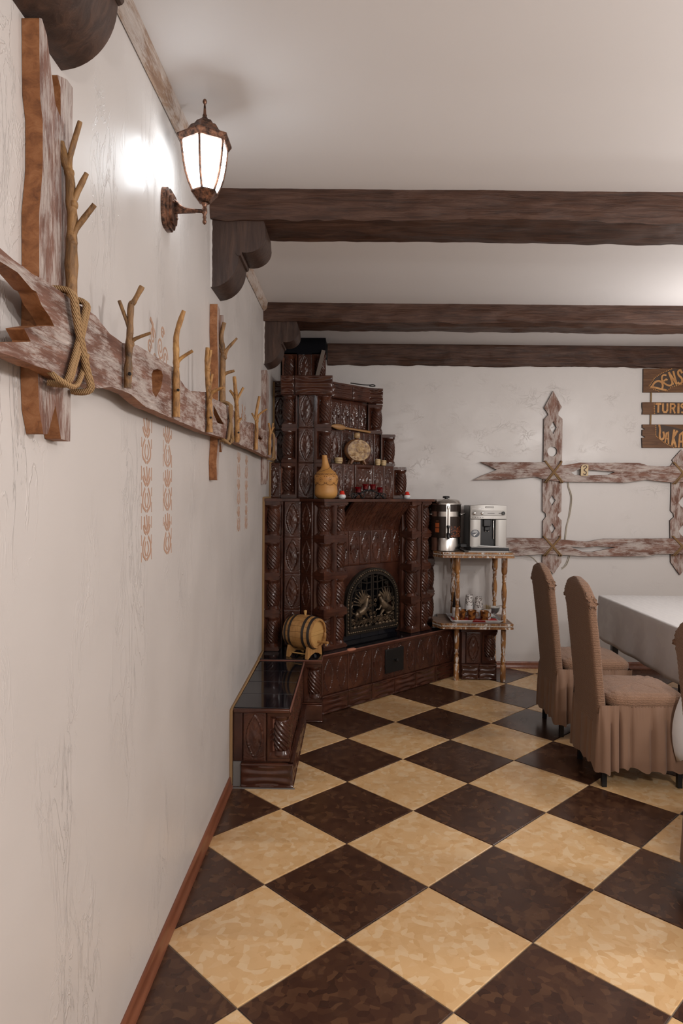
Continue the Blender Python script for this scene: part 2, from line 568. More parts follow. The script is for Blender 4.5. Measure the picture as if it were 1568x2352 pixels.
def smooth_pts(pts, k=6):
    """Catmull-Rom through points"""
    P = [Vector(p) for p in pts]
    out = []
    for i in range(len(P) - 1):
        a, b, c, d = P[max(i - 1, 0)], P[i], P[i + 1], P[min(i + 2, len(P) - 1)]
        for j in range(k):
            t = j / k
            out.append(tuple(0.5 * ((2 * b) + (c - a) * t + (2 * a - 5 * b + 4 * c - d) * t * t + (3 * b - a - 3 * c + d) * t ** 3)))
    out.append(tuple(P[-1]))
    return out


# ------------------------------------------------------------------ the room
XL, XR, YF, H = -0.627, 3.6, -3.0, 2.822
BA = R(1.06)                       # the back wall is not quite square to the left one
CB, SB = math.cos(BA), math.sin(BA)
YB = 5.945


def yback(x):
    return YB + x * math.tan(BA)


def bw(u, z, d=0.0):
    """point on the back wall: u along it, d out into the room"""
    return (u * CB + d * SB, YB + u * SB - d * CB, z)


def wall(name, pts, out, mat, label):
    mb = MB()
    o = Vector(out)
    mb.add([p for p in pts] + [tuple(Vector(p) + o) for p in pts], [(0, 1, 2, 3), (7, 6, 5, 4), (0, 4, 5, 1), (1, 5, 6, 2), (2, 6, 7, 3), (3, 7, 4, 0)])
    return tag(mb.build(name, mat, smooth=0), label, 'wall', kind='structure')


yb0, yb1 = yback(XL), yback(XR)
wall_left = wall('wall_left', [(XL, YF, 0), (XL, yb0, 0), (XL, yb0, H), (XL, YF, H)], (-0.15, 0, 0), 'wall_left', 'glossy off-white plaster wall carrying the branch coat rack and lantern')
wall_back = wall('wall_back', [(XL, yb0, 0), (XR, yb1, 0), (XR, yb1, H), (XL, yb0, H)], (0, 0.15, 0), 'wall_back', 'off-white trowelled plaster wall behind the corner stove and fence boards')
wall('wall_right', [(XR, YF, 0), (XR, yb1, 0), (XR, yb1, H), (XR, YF, H)], (0.15, 0, 0), 'wall_plain', 'plain plaster wall beyond the dining tables')
wall('wall_front', [(XL, YF, 0), (XR, YF, 0), (XR, YF, H), (XL, YF, H)], (0, -0.15, 0), 'wall_plain', 'plain plaster wall behind the viewer')
tag(MB().box(XL - 0.15, XR + 0.15, YF - 0.15, yb1 + 0.15, H, H + 0.1).build('ceiling', 'ceiling', smooth=0), 'smooth pale warm-grey painted ceiling between dark beams', 'ceiling', kind='structure')
floor = MB().box(XL - 0.15, XR + 0.15, YF - 0.15, yb1 + 0.15, -0.12, -0.004).build('floor', 'grout', smooth=0)
tag(floor, 'checkerboard floor of diagonal cream and dark brown tiles', 'floor', kind='structure')

# floor tiles: 45 cm squares laid on the diagonal
TH = 0.7907
ta = (math.cos(TH) * 0.45, math.sin(TH) * 0.45)
tb = (-math.sin(TH) * 0.45, math.cos(TH) * 0.45)


def clip(poly, a, b, c):
    """keep a*x + b*y <= c"""
    out = []
    for i in range(len(poly)):
        p, q = poly[i], poly[(i + 1) % len(poly)]
        dp, dq = a * p[0] + b * p[1] - c, a * q[0] + b * q[1] - c
        if dp <= 0:
            out.append(p)
        if dp * dq < 0:
            t = dp / (dp - dq)
            out.append((p[0] + (q[0] - p[0]) * t, p[1] + (q[1] - p[1]) * t))
    return out


def slab_mesh(poly, mat):
    mb = MB()
    cx = sum(p[0] for p in poly) / len(poly); cy = sum(p[1] for p in poly) / len(poly)
    k = 0.0025
    inn = [(p[0] - math.copysign(min(k, abs(p[0] - cx)), p[0] - cx), p[1] - math.copysign(min(k, abs(p[1] - cy)), p[1] - cy)) for p in poly]
    mb.loft([[(x, y, -0.006) for x, y in poly], [(x, y, -0.0012) for x, y in poly], [(x, y, 0) for x, y in inn]])
    return mb.mesh('floor_tile', mat, 20)


g = 0.0022
full = {}
quad = [(g, g), (0.45 - g, g), (0.45 - g, 0.45 - g), (g, 0.45 - g)]
for c in ('cream', 'brown'):
    full[c] = slab_mesh(quad, c)
for i in range(-9, 12):
    for j in range(-9, 12):
        ox, oy = 0.3028 + i * ta[0] + j * tb[0], 2.5959 + i * ta[1] + j * tb[1]
        P = [(ox + u / 0.45 * ta[0] + w / 0.45 * tb[0], oy + u / 0.45 * ta[1] + w / 0.45 * tb[1]) for u, w in quad]
        Q = clip(P, -1, 0, -XL)
        Q = clip(Q, -math.tan(BA), 1, YB) if Q else Q
        Q = clip(Q, 0, -1, -0.2) if Q else Q
        Q = clip(Q, 1, 0, XR) if Q else Q
        if len(Q) < 3:
            continue
        area = abs(sum(Q[k][0] * Q[(k + 1) % len(Q)][1] - Q[(k + 1) % len(Q)][0] * Q[k][1] for k in range(len(Q)))) / 2
        if area < 0.002:
            continue
        c = 'cream' if (i + j) % 2 == 0 else 'brown'
        if area > 0.1985:
            obj('tile', full[c], floor, M=TR((ox, oy, 0), TH))
        else:
            lx, ly = ox, oy
            loc = [((p[0] - lx) * math.cos(TH) + (p[1] - ly) * math.sin(TH), -(p[0] - lx) * math.sin(TH) + (p[1] - ly) * math.cos(TH)) for p in Q]
            obj('tile', slab_mesh(loc, c), floor, M=TR((ox, oy, 0), TH))


# baseboards: cove profile
def skirting(name, p0, p1, nrm, label):
    prof = [(0, 0), (0.019, 0), (0.019, 0.012), (0.014, 0.02), (0.011, 0.036), (0.011, 0.045), (0.009, 0.055), (0.004, 0.06), (0, 0.06)]
    mb = MB()
    mb.loft([[(p[0] + nrm[0] * d, p[1] + nrm[1] * d, z) for d, z in prof] for p in (p0, p1)])
    return tag(mb.build(name, 'baseboard'), label, 'baseboard', kind='structure')


skirting('baseboard_left', (XL, -2.9), (XL, 3.445), (1, 0), 'reddish-brown wooden baseboard running along the left wall')
a, b = bw(1.2, 0)[:2], bw(3.55, 0)[:2]
skirting('baseboard_back', a, b, (SB, -CB), 'reddish-brown wooden baseboard under the back wall')


# ceiling trim on the left wall: flat slanted board, broken by the beams
def trimstrip(name, y0, y1, label):
    prof = [(0, 2.764), (0.004, 2.760), (0.022, 2.776), (0.026, 2.786), (0.031, 2.822), (0, 2.822)]
    mb = MB(); rings = []
    n = max(3, int((y1 - y0) * 12))
    for k in range(n + 1):
        y = y0 + (y1 - y0) * k / n
        w = 0.0025 * noise.noise((y * 3, 1, 0))
        rings.append([(XL + d + (w if d else 0), y, z + (w if z < 2.8 else 0)) for d, z in prof])
    mb.loft(rings)
    return tag(mb.build(name, 'ww_trim'), label, 'trim', kind='structure')


trimstrip('trim_1', -2.9, 1.22, 'whitewashed ceiling trim strip nearest the viewer')
trimstrip('trim_2', 1.5, 2.94, 'whitewashed ceiling trim strip above the lantern')
trimstrip('trim_3', 3.21, 4.67, 'whitewashed ceiling trim strip between the two corbelled beams')


# hewn beams with scrolled corbels
def beam(y0, y1, zb, seed, label, ang=BA, x0=XL - 0.02, x1=XR):
    mb = MB(); rings = []
    n = 150
    for i in range(n + 1):
        x = x0 + (x1 - x0) * i / n
        sh = (x - 0.3) * math.tan(ang)
        ring = []
        sec = []
        for k in range(7):
            sec.append((y0, H + 0.01 + (zb - H - 0.01) * k / 6))
        for k in range(1, 8):
            sec.append((y0 + (y1 - y0) * k / 8, zb))
        for k in range(7):
            sec.append((y1, zb + (H + 0.01 - zb) * k / 6))
        for q, (y, z) in enumerate(sec):
            nv = noise.fractal((x * 1.1 + seed, y * 9, z * 9), 1.0, 2.0, 3)
            nw = noise.fractal((x * 8.0 + seed, y * 22, z * 22 + 9), 1.0, 2.0, 3)
            fy = -1 if q < 8 else (1 if q > 13 else 0)
            d = 0.011 * nv + 0.008 * nw
            yy = y + fy * d * (0 if z > H - 0.005 else 1)
            zz = z + (d * 1.1 if z <= zb + 1e-6 else 0)
            if q in (6, 7):
                yy += 0.008; zz += 0.006
            if q in (13, 14):
                yy -= 0.006; zz += 0.005
            ring.append((x, yy + sh, zz))
        rings.append(ring)
    mb.loft(rings)
    o = mb.build('ceiling_beam', 'beam', smooth=28)
    return tag(o, label, 'beam', kind='structure')


def corbel(parent, y0, y1, top):
    """two quarter-round lobes with a bead between them, in the x-z plane"""
    z0 = 2.408
    pts = [(XL - 0.004, top), (-0.402, top), (-0.393, top - 0.02)]
    # small upper lobe
    cx, cz, r = -0.475, 2.632, 0.086
    for k in range(0, 10):
        a_ = R(12 - 112 * k / 9)
        pts.append((cx + r * math.cos(a_), cz + r * math.sin(a_) * 0.86))
    pts += [(-0.498, 2.562), (-0.506, 2.552)]
    cx, cz, r = -0.628, 2.547, 0.131
    for k in range(0, 13):
        a_ = R(-2 - 80 * k / 12)
        pts.append((cx + r * math.cos(a_) * 0.93, cz + r * math.sin(a_) * 1.05))
    pts += [(XL - 0.004, z0)]
    mb = MB()
    mb.prism(pts, None, lambda a_, b_, d: (a_, d, b_), y1, y0)
    o = mb.build('corbel', 'corbel', parent, smooth=40, bevel=0.004)
    bead = MB()
    bead.tube([(-0.505, y0 - 0.004, 2.556), (-0.505, y1 + 0.002, 2.556)], 0.0125, 10)
    bead.build('bead', 'corbel', o)
    pl = MB()      # strip of loose plaster beside the wall
    rings = []
    for k in range(30):
        z = 2.41 + (top - 2.41) * k / 29
        w = 0.006 + 0.004 * noise.noise((z * 40, y0, 0))
        rings.append([(XL, y0 - w * 0.8, z), (XL + w, y0 - w * 0.8, z), (XL + w, y0 + 0.002, z), (XL, y0 + 0.002, z)])
    pl.loft(rings).build('plaster_edge', 'wall_back', o)
    return o


b0 = beam(1.21, 1.48, 2.69, 3.0, 'hewn dark ceiling beam over the viewer, its corbel behind the coat rack post')
b1 = beam(2.945, 3.215, 2.692, 11.0, 'hewn dark ceiling beam just behind the wall lantern')
b2 = beam(4.672, 4.955, 2.692, 27.0, 'hewn dark ceiling beam in front of the stove chimney')
b3 = beam(5.915, 6.0, 2.642, 41.0, 'dark ceiling beam lying against the back wall', x0=-0.235)
corbel(b0, 1.245, 1.45, 2.70)
corbel(b1, 2.955, 3.165, 2.70)
corbel(b2, 4.685, 4.90, 2.70)

# faded stencil ornaments painted on the left wall: vine columns under the coat rack
def stencil(yc, w, z0, z1, seed, name='painted_ornament'):
    rnd = random.Random(seed)
    mb = MB()
    fn = lambda a_, b_, d: (XL + d, a_, b_)
    cnt = [0]

    def st(pts, q):
        cnt[0] += 1
        mb.stroke([p[:2] for p in smooth_pts([(*p, 0) for p in pts], 5)], q, fn, -0.001, 0.0006 + 0.00002 * cnt[0])
    n = max(2, int((z1 - z0) / 0.145))
    hgt = (z1 - z0) / n
    for sgn in (-1, 1):
        for q in range(n * 3):
            za = z0 + (z1 - z0) * q / (n * 3)
            e = rnd.random()
            if e < 0.8:
                st([(yc + sgn * w * 0.5, za), (yc + sgn * w * (0.47 + 0.04 * rnd.random()), za + hgt * 0.16), (yc + sgn * w * 0.5, za + hgt * (0.18 + 0.14 * e))], 0.0035 + 0.002 * rnd.random())
    for k in range(n):
        zb = z1 - hgt * (k + 1)
        j = lambda v: v * (0.85 + 0.3 * rnd.random())
        for sgn in (-1, 1):
            st([(yc + sgn * w * 0.04, zb + hgt * 0.02), (yc + sgn * w * j(0.33), zb + hgt * 0.14), (yc + sgn * w * j(0.36), zb + hgt * 0.33), (yc + sgn * w * 0.16, zb + hgt * 0.50)], 0.008)
            st([(yc + sgn * w * 0.05, zb + hgt * 0.10), (yc + sgn * w * j(0.18), zb + hgt * 0.24), (yc + sgn * w * 0.08, zb + hgt * 0.40)], 0.006)
            st([(yc + sgn * w * 0.05, zb + hgt * 0.56), (yc + sgn * w * 0.22, zb + hgt * 0.62), (yc + sgn * w * j(0.36), zb + hgt * 0.74)], 0.009)
            st([(yc + sgn * w * 0.06, zb + hgt * 0.66), (yc + sgn * w * 0.20, zb + hgt * 0.76), (yc + sgn * w * j(0.26), zb + hgt * 0.92)], 0.008)
        st([(yc, zb + hgt * 0.58), (yc + w * 0.05, zb + hgt * 0.74), (yc, zb + hgt * 0.95)], 0.006)
    return mb.build(name, 'stencil', wall_left, smooth=0)


def swirl_head(yc, zc, s):
    mb = MB()
    fn = lambda a_, b_, d: (XL + d, a_, b_)
    for i_, (dy, dz, r, turns, sg) in enumerate( ((-0.42, 0.22, 0.16, 1.4, 1), (0.05, 0.12, 0.2, 1.7, -1), (0.38, -0.02, 0.2, 1.7, 1), (0.0, -0.25, 0.15, 1.3, 1), (-0.3, -0.15, 0.12, 1.2, -1), (0.62, -0.3, 0.12, 1.2, -1), (-0.62, -0.02, 0.13, 1.3, 1), (0.2, 0.42, 0.11, 1.3, 1), (0.3, -0.38, 0.1, 1.3, -1))):
        pts = []
        for k in range(26):
            t = k / 25
            a_ = sg * t * turns * 2 * math.pi
            pts.append((yc + s * (dy + r * (1 - 0.85 * t) * math.cos(a_)), zc + s * (dz + 1.15 * r * (1 - 0.85 * t) * math.sin(a_))))
        mb.stroke(pts, 0.0065, fn, -0.001, 0.0006 + 0.0001 * i_)
    mb.stroke([(yc - 0.6 * s, zc + 0.5 * s), (yc - 0.45 * s, zc + 0.42 * s), (yc - 0.4 * s, zc + 0.2 * s)], 0.012, fn, -0.001, 0.002)
    return mb.build('painted_ornament', 'stencil', wall_left, smooth=0)


stencil(2.045, 0.10, 1.31, 1.75, 1)
stencil(2.275, 0.10, 1.31, 1.75, 2)
swirl_head(2.18, 1.965, 0.17)
stencil(3.69, 0.10, 1.31, 1.75, 3)
stencil(3.95, 0.10, 1.31, 1.75, 4)
swirl_head(3.86, 1.945, 0.13)

# ------------------------------------------------------------------ tiled corner stove
TLH = 0.2635
S2 = math.sqrt(0.5)
stove = thing('tiled_stove', 'tall stepped corner stove of glossy dark brown relief tiles with arched iron fire door', 'stove', (0.0, 5.3, 0.0))


def hf(name, w, h, nu, nv, fn, mat, depth=0.025, gap=0.0016, mapper=None, smooth=60):
    """relief tile: height field in front of the x-z plane, facing -y"""
    mb = MB(); vs = []; fs = []
    mp = mapper or (lambda u, v, d: (u, -d, v))
    for j in range(nv + 1):
        for i in range(nu + 1):
            u = gap + (w - 2 * gap) * i / nu; v = gap + (h - 2 * gap) * j / nv
            e = min(u - gap, w - gap - u, v - gap, h - gap - v)
            d = fn(u, v) - (0.003 * max(0, 1 - e / 0.004) ** 2)
            vs.append(mp(u, v, d))
    N = nu + 1
    for j in range(nv):
        for i in range(nu):
            fs.append((j * N + i, j * N + i + 1, (j + 1) * N + i + 1, (j + 1) * N + i))
    rim = [(i, 0) for i in range(nu)] + [(nu, j) for j in range(nv)] + [(i, nv) for i in range(nu, 0, -1)] + [(0, j) for j in range(nv, 0, -1)]
    o = len(vs)
    for i, j in rim:
        vs.append(mp(gap + (w - 2 * gap) * i / nu, gap + (h - 2 * gap) * j / nv, -depth))
    k = len(rim)
    for q in range(k):
        i, j = rim[q]; i2, j2 = rim[(q + 1) % k]
        fs.append((j * N + i, o + q, o + (q + 1) % k, j2 * N + i2))
    mb.add(vs, fs)
    return mb.mesh(name, mat, smooth)


def oval_h(w, h, cx=None):
    cx = w / 2 if cx is None else cx
    wa = min(w, 0.125)
    a_, b_ = 0.36 * wa, 0.44 * h

    def f(u, v):
        x, z = abs(u - cx), v - h / 2
        if abs(z) < b_:
            hw = a_ * (1 - (z / b_) ** 2)
            e = hw - x
            if e > -0.007:
                if e < 0:
                    return -0.0035 * (1 + e / 0.007)
                if e < 0.0085:
                    return -0.0035 + 0.0095 * math.sin(math.pi * min(1, e / 0.0085)) ** 0.8 + 0.0012 * math.sin(z * 420)
                s = x / max(hw, 0.002)
                q = 0.0028 * abs(math.sin(z * 66 + 1.2 * math.cos(x * 150))) ** 0.7 + 0.0040 * max(0, math.cos(x * 90)) * max(0, math.cos(z * 44)) ** 2
                return -0.0045 + q + 0.004 * (1 - s)
        ang = math.atan2(0.5 * h - abs(z), x + 0.012)
        return 0.0011 * math.sin(ang * 26) * min(1, (abs(z) / (0.40 * h)) ** 4)
    return f


def double_h(w, h):
    f1 = oval_h(w, h, w * 0.25); f2 = oval_h(w, h, w * 0.75)
    return lambda u, v: f1(u, v) if u < w / 2 else f2(u, v)


def wavy_h(w, h):
    def f(u, v):
        z = v / h
        e = min(u, w - u) / w
        amp = min(1, e * 7)
        c = math.cos((u / w - 0.5) * 2 * math.pi)
        r = math.sin((z - 0.5) * 6.5 * math.pi * (1 + 0.20 * c * (1 if z > 0.5 else 1)))
        top = 0.006 if (z > 0.9 or z < 0.08) else 0
        return 0.0035 * r * amp * (1 if 0.08 < z < 0.9 else 0) + top
    return f


def frame_h(w, h):
    def f(u, v):
        e = min(u, w - u, v, h - v)
        if e < 0.022:
            return 0.004
        if e < 0.03:
            return 0.004 - 0.012 * (e - 0.022) / 0.008
        return -0.008 + 0.0035 * noise.noise((u * 42, v * 42, 3.3)) + 0.0015 * math.sin(u * 170 + 3 * math.sin(v * 60))
    return f


W1 = 0.122
OVAL = hf('oval_tile', W1, TLH, 26, 52, oval_h(W1, TLH), 'glaze_stipple')
DBL = hf('double_oval_tile', 0.249, TLH, 50, 52, double_h(0.249, TLH), 'glaze_stipple')
PANEL = hf('panel_tile', 0.1200, 0.265, 24, 48, oval_h(0.12, 0.265), 'glaze')
WAVY = hf('wavy_tile', 0.249, 0.128, 34, 30, wavy_h(0.249, 0.128), 'glaze')


def twist_column(mb, cx, cy, z0, z1, r, ribs=10, turns=0.55, seg=70, rings=22):
    rr = []
    for i in range(rings + 1):
        t = i / rings
        z = z0 + (z1 - z0) * t
        bul = r * (0.86 + 0.19 * math.sin(math.pi * t) ** 0.8)
        ring = []
        for j in range(seg):
            a_ = 2 * math.pi * j / seg - turns * 2 * math.pi * t
            k = math.cos(2 * math.pi * j / seg * ribs)
            q = bul * (1 + 0.065 * (abs(k) ** 0.7 * (1 if k > 0 else -1)))
            ring.append((cx + q * math.cos(a_), cy + q * math.sin(a_), z))
        rr.append(ring)
    mb.loft(rr)


def corner_mesh(name, a_, b_, h):
    """pillar tile: square base and cap, two framed recessed faces meeting behind a twisted corner column"""
    mb = MB(); g_ = 0.0013
    x1, y1 = a_ - g_, b_ - g_
    mb.box(0.004, x1, 0.004, y1, g_, 0.006); mb.box(0, x1, 0, y1, 0.006, 0.019); mb.box(0.005, x1, 0.005, y1, 0.019, 0.027)
    mb.box(0.004, x1, 0.004, y1, h - 0.006, h - g_); mb.box(0, x1, 0, y1, h - 0.019, h - 0.006); mb.box(0.005, x1, 0.005, y1, h - 0.027, h - 0.019)
    d = 0.036
    mb.box(d, x1, d, y1, 0.026, h - 0.026)
    # upright frames with a slanting reveal
    for sw in (0, 1):
        e = x1 if sw == 0 else y1
        pts = [(e, 0.005), (e - 0.011, 0.005), (e - 0.013, 0.008), (e - 0.028, d), (e, d)]
        mb.prism(pts, None, (lambda q, w, z: (q, w, z)) if sw == 0 else (lambda q, w, z: (w, q, z)), 0.026, h - 0.026)
    for z0, z1 in ((0.027, 0.052), (h - 0.027, h - 0.052)):
        mb.loft([[(0.006, 0.006, z0), (x1, 0.006, z0), (x1, y1, z0), (0.006, y1, z0)], [(d - 0.001, d - 0.001, z1), (x1, d - 0.001, z1), (x1, y1, z1), (d - 0.001, y1, z1)]])
    c = 0.0475
    mb.lathe([(0.047, 0.026), (0.047, 0.034), (0.043, 0.040), (0.037, 0.052), (0.040, 0.057)], 28, (c, c, 0))
    mb.lathe([(0.040, h - 0.057), (0.037, h - 0.052), (0.043, h - 0.040), (0.047, h - 0.034), (0.047, h - 0.026)], 28, (c, c, 0))
    twist_column(mb, c, c, 0.054, h - 0.054, 0.043)
    return mb.mesh(name, 'glaze', 32)


CORNER = corner_mesh('corner_tile', 0.118, 0.118, TLH)
CORNERS_ = corner_mesh('corner_tile_small', 0.108, 0.118, 0.262)


def put(me, x, y, z, rot, name='tile', parent=None):
    o = obj(name, me, parent or stove, M=TR((x, y, z), R(rot)))
    return o


def run(me, x, y, z, rot, n, w, name='tile'):
    c, s_ = math.cos(R(rot)), math.sin(R(rot))
    for k in range(n):
        put(me, x + c * w * k, y + s_ * w * k, z, rot, name)


def core(poly, z0, z1, mat='stove_joint', name='masonry'):
    mb = MB()
    mb.prism(poly, None, lambda a_, b_, d: (a_, b_, d), z0, z1)
    return mb.build(name, mat, stove, smooth=0)


# masonry behind the tiles
core([(-0.625, 3.50), (-0.36, 3.50), (-0.36, 4.52), (-0.245, 4.52), (-0.245, 4.645), (0.83, 5.72), (0.93, 5.62), (1.15, 5.62), (1.15, 5.93), (-0.625, 5.93)], 0.0, 0.392)
core([(-0.625, 4.73), (-0.55, 4.73), (-0.55, 4.89), (-0.385, 4.89), (-0.2, 4.73), (-0.085, 4.845), (-0.185, 4.945), (-0.32, 5.08), (0.225, 5.625), (0.36, 5.49), (0.46, 5.39), (0.585, 5.515), (0.60, 5.62), (0.60, 5.93), (-0.625, 5.93)], 0.40, 1.462)
core([(-0.30, 5.10), (-0.17, 4.97), (0.36, 5.50), (0.23, 5.63)], 1.24, 1.462)
core([(-0.625, 5.07), (-0.21, 5.07), (-0.21, 5.10), (0.31, 5.60), (0.42, 5.66), (0.42, 5.93), (-0.625, 5.93)], 1.46, 1.745)
core([(-0.625, 5.29), (-0.51, 5.29), (-0.51, 5.10), (-0.21, 5.10), (-0.21, 5.19), (0.215, 5.615), (0.30, 5.63), (0.30, 5.92), (-0.625, 5.92)], 1.745, 2.005)
core([(-0.625, 5.29), (-0.51, 5.29), (-0.51, 5.10), (-0.21, 5.10), (-0.21, 5.27), (0.10, 5.58), (0.18, 5.60), (0.18, 5.92), (-0.625, 5.92)], 2.005, 2.372, 'glaze')
core([(-0.61, 5.74), (-0.26, 5.74), (-0.26, 5.92), (-0.61, 5.92)], 2.37, 2.70)
MB().box(-0.605, -0.245, 5.70, 5.93, 2.685, 2.822).build('flue_box', 'soot', stove, smooth=0)

# bench: front, side, plinth, black top
put(OVAL, -0.563, 3.472, 0.128, 0)
put(CORNER, -0.318, 3.470, 0.128, 90)
MB().box(-0.612, -0.5645, 3.478, 3.50, 0.128, 0.388).build('filler_strip', 'glaze', stove, bevel=0.003)
run(OVAL, -0.328, 3.592, 0.128, 90, 7, 0.124)
PL2 = hf('plinth_tile', 0.27, 0.126, 34, 30, wavy_h(0.27, 0.126), 'glaze')
put(PL2, -0.57, 3.455, 0.0, 0, 'plinth_tile')
PL3 = hf('plinth_side_tile', 0.249, 0.126, 20, 20, wavy_h(0.249, 0.126), 'glaze')
run(PL3, -0.302, 3.455, 0.0, 90, 4, 0.2505, 'plinth_tile')
MB().box(-0.565, -0.304, 3.45, 3.47, 0.0, 0.012).build('plinth_foot', 'glaze', stove, bevel=0.004)
MB().box(-0.612, -0.572, 3.468, 3.5, 0.0, 0.128).build('mortar_patch', 'cement', stove)
MB().box(-0.612, -0.29, 3.44, 3.452, -0.001, 0.003).build('mortar_line', 'cement', stove)
bt = MB().box(-0.6, -0.315, 0, 0.2395, 0, 0.014).mesh('black_top_tile', 'black_tile')
for k in range(4):
    obj('black_top_tile', bt, stove, 0.002, TR((-0.008, 3.474 + k * 0.2435, 0.397)))
MB().box(-0.612, -0.318, 3.455, 3.475, 0.386, 0.408).build('bench_edge', 'glaze', stove, bevel=0.006)
MB().box(-0.320, -0.314, 3.46, 4.45, 0.390, 0.4115).build('bench_edge', 'red_clay', stove, bevel=0.003)

# pedestal and angled hearth front
MB().box(-0.345, -0.322, 4.485, 4.51, 0.128, 0.392).build('filler_strip', 'glaze', stove, bevel=0.003)
put(CORNER, -0.204, 4.478, 0.128, 90)
MB().box(-0.35, -0.196, 4.465, 4.63, 0.012, 0.118).box(-0.345, -0.20, 4.470, 4.63, 0.118, 0.128).box(-0.355, -0.192, 4.461, 4.63, 0, 0.014).build('plinth_block', 'glaze', stove, bevel=0.005)
run(DBL, -0.2065, 4.6155, 0.130, 45, 6, 0.2492)
run(WAVY, -0.2025, 4.6115, 0.001, 45, 6, 0.2492, 'plinth_tile')
put(OVAL, 0.935, 5.577, 0.130, 0)
put(CORNER, 1.188, 5.575, 0.130, 90)
MB().box(0.90, 0.934, 5.58, 5.60, 0.128, 0.392).build('filler_strip', 'glaze', stove, bevel=0.003)
put(hf('plinth_end_tile', 0.142, 0.128, 24, 26, wavy_h(0.142, 0.128), 'glaze'), 0.90, 5.565, 0.001, 0, 'plinth_tile')
put(hf('plinth_end_tile', 0.145, 0.128, 24, 26, wavy_h(0.145, 0.128), 'glaze'), 1.043, 5.565, 0.001, 0, 'plinth_tile')
run(OVAL, 1.186, 5.694, 0.130, 90, 2, 0.122)
# hearth slab: clay bed and black tiles
core([(-0.622, 4.462), (-0.197, 4.462), (-0.197, 4.60), (0.858, 5.654), (0.895, 5.568), (1.192, 5.568), (1.192, 5.93), (-0.622, 5.93)], 0.392, 0.410, 'glaze', 'hearth_bed')
core([(-0.6215, 4.4625), (-0.1975, 4.4625), (-0.1975, 4.6005), (0.8585, 5.6545), (0.8955, 5.5685), (1.1915, 5.5685), (1.1915, 5.93), (-0.6215, 5.93)], 0.410, 0.4165, 'red_clay', 'clay_bed')
hearth = MB()
fnz = lambda a_, b_, d: (a_, b_, d)


def blk(poly):
    MB().prism(poly, None, fnz, 0.411, 0.421).build('black_hearth_tile', 'black_tile', stove, smooth=0, bevel=0.0015)


blk([(-0.618, 4.466), (-0.384, 4.466), (-0.384, 4.90), (-0.618, 4.90)])
blk([(-0.381, 4.466), (-0.201, 4.466), (-0.201, 4.606), (-0.201, 4.90), (-0.381, 4.90)])
x0 = -0.198
for k in range(6):
    a_, b_ = x0 + 0.176 * k, x0 + 0.176 * (k + 1) - 0.003
    blk([(a_, a_ + 4.808), (b_, b_ + 4.808), (b_ - 0.2, b_ + 5.008), (a_ - 0.2, a_ + 5.008)])
blk([(0.90, 5.572), (1.188, 5.572), (1.188, 5.92), (0.86, 5.92), (0.86, 5.67)])
MB().ell((0, 0, 0), (0.055, 0.02, 0.012)).build('chipped_clay', 'fresh_clay', stove, M=TR((-0.01, 4.805, 0.412), R(45)))

# body, lower storey: four courses
for k in range(4):
    z = 0.4215 + k * 0.2602
    put(CORNER, -0.509, 4.68, z, 90)
    put(OVAL, -0.4975, 4.852, z, 0)
    put(OVAL, -0.376, 4.850, z, -45)
    put(CORNER, -0.2005, 4.681, z, 45)
    put(CORNER, -0.037, 4.8445, z, 135)
    put(CORNER, 0.461, 5.341, z, 45)
    put(CORNER, 0.635, 5.515, z, 135)
    put(CORNER, 0.70, 5.80, z, 90)
    MB().box(-0.511, -0.50, 4.80, 4.87, z, z + 0.2595).build('return_strip', 'glaze', stove)
# fire panel rows
for k in range(5):
    for row in range(3):
        z = 0.465 + row * 0.2575
        if row == 1 or (row == 0 and k < 4):
            continue
        t = -0.0035 + 0.0848 * k
        put(PANEL, -0.118 + 0.0848 * (k + 1), 4.982 + 0.0848 * (k + 1), z, 45)
put(PANEL, -0.118, 4.982, 0.465 + 2 * 0.2575, 45)
for k in range(3):
    MB().box(0.002, 0.198, -0.006, 0.02, 0.4215, 0.462).build('black_sill_tile', 'black_tile', stove, bevel=0.002, M=TR((-0.085 + 0.141 * k, 5.008 + 0.141 * k, 0), R(45)))
# coved hood above it
def hoodmap(u, v, d):
    t = v / 0.30
    z = 1.238 + 0.226 * t
    y = -0.150 * (1 - math.cos(t * math.pi / 2)) ** 0.9
    nz, ny = -0.45 * t, -1
    l = math.hypot(nz, ny)
    return (u, y + ny / l * d, z + nz / l * d)


HOOD = hf('hood_tile', 0.1205, 0.30, 22, 44, oval_h(0.1205, 0.30), 'glaze', mapper=hoodmap)
for k in range(6):
    put(HOOD, -0.094 + 0.0852 * k, 5.006 + 0.0852 * k, 0, 45, 'hood_tile')
# mantel slab
core([(-0.624, 4.662), (-0.492, 4.662), (-0.492, 4.83), (-0.384, 4.83), (-0.2, 4.652), (0.655, 5.507), (0.72, 5.78), (0.72, 5.93), (-0.624, 5.93)], 1.464, 1.4835, 'glaze', 'mantel')

# upper storeys
zl = [1.4845, 1.748, 2.0105]
for k in range(3):
    z = zl[k]
    put(CORNER, -0.541, 5.035 + 0.01 * k, z, 0)
    put(OVAL, -0.4175, 5.045 + 0.01 * k, z, 0)
    put(CORNER, -0.170, 5.035 + 0.01 * k, z, 90)
    MB().box(-0.2955, -0.288, 5.04, 5.06, z, z + 0.262).build('return_strip', 'glaze', stove)
put(OVAL, -0.665 + 0.0, 5.06, zl[0], 0)
put(OVAL, -0.632, 5.262, zl[1], 0)
put(OVAL, -0.632, 5.262, zl[2], 0)
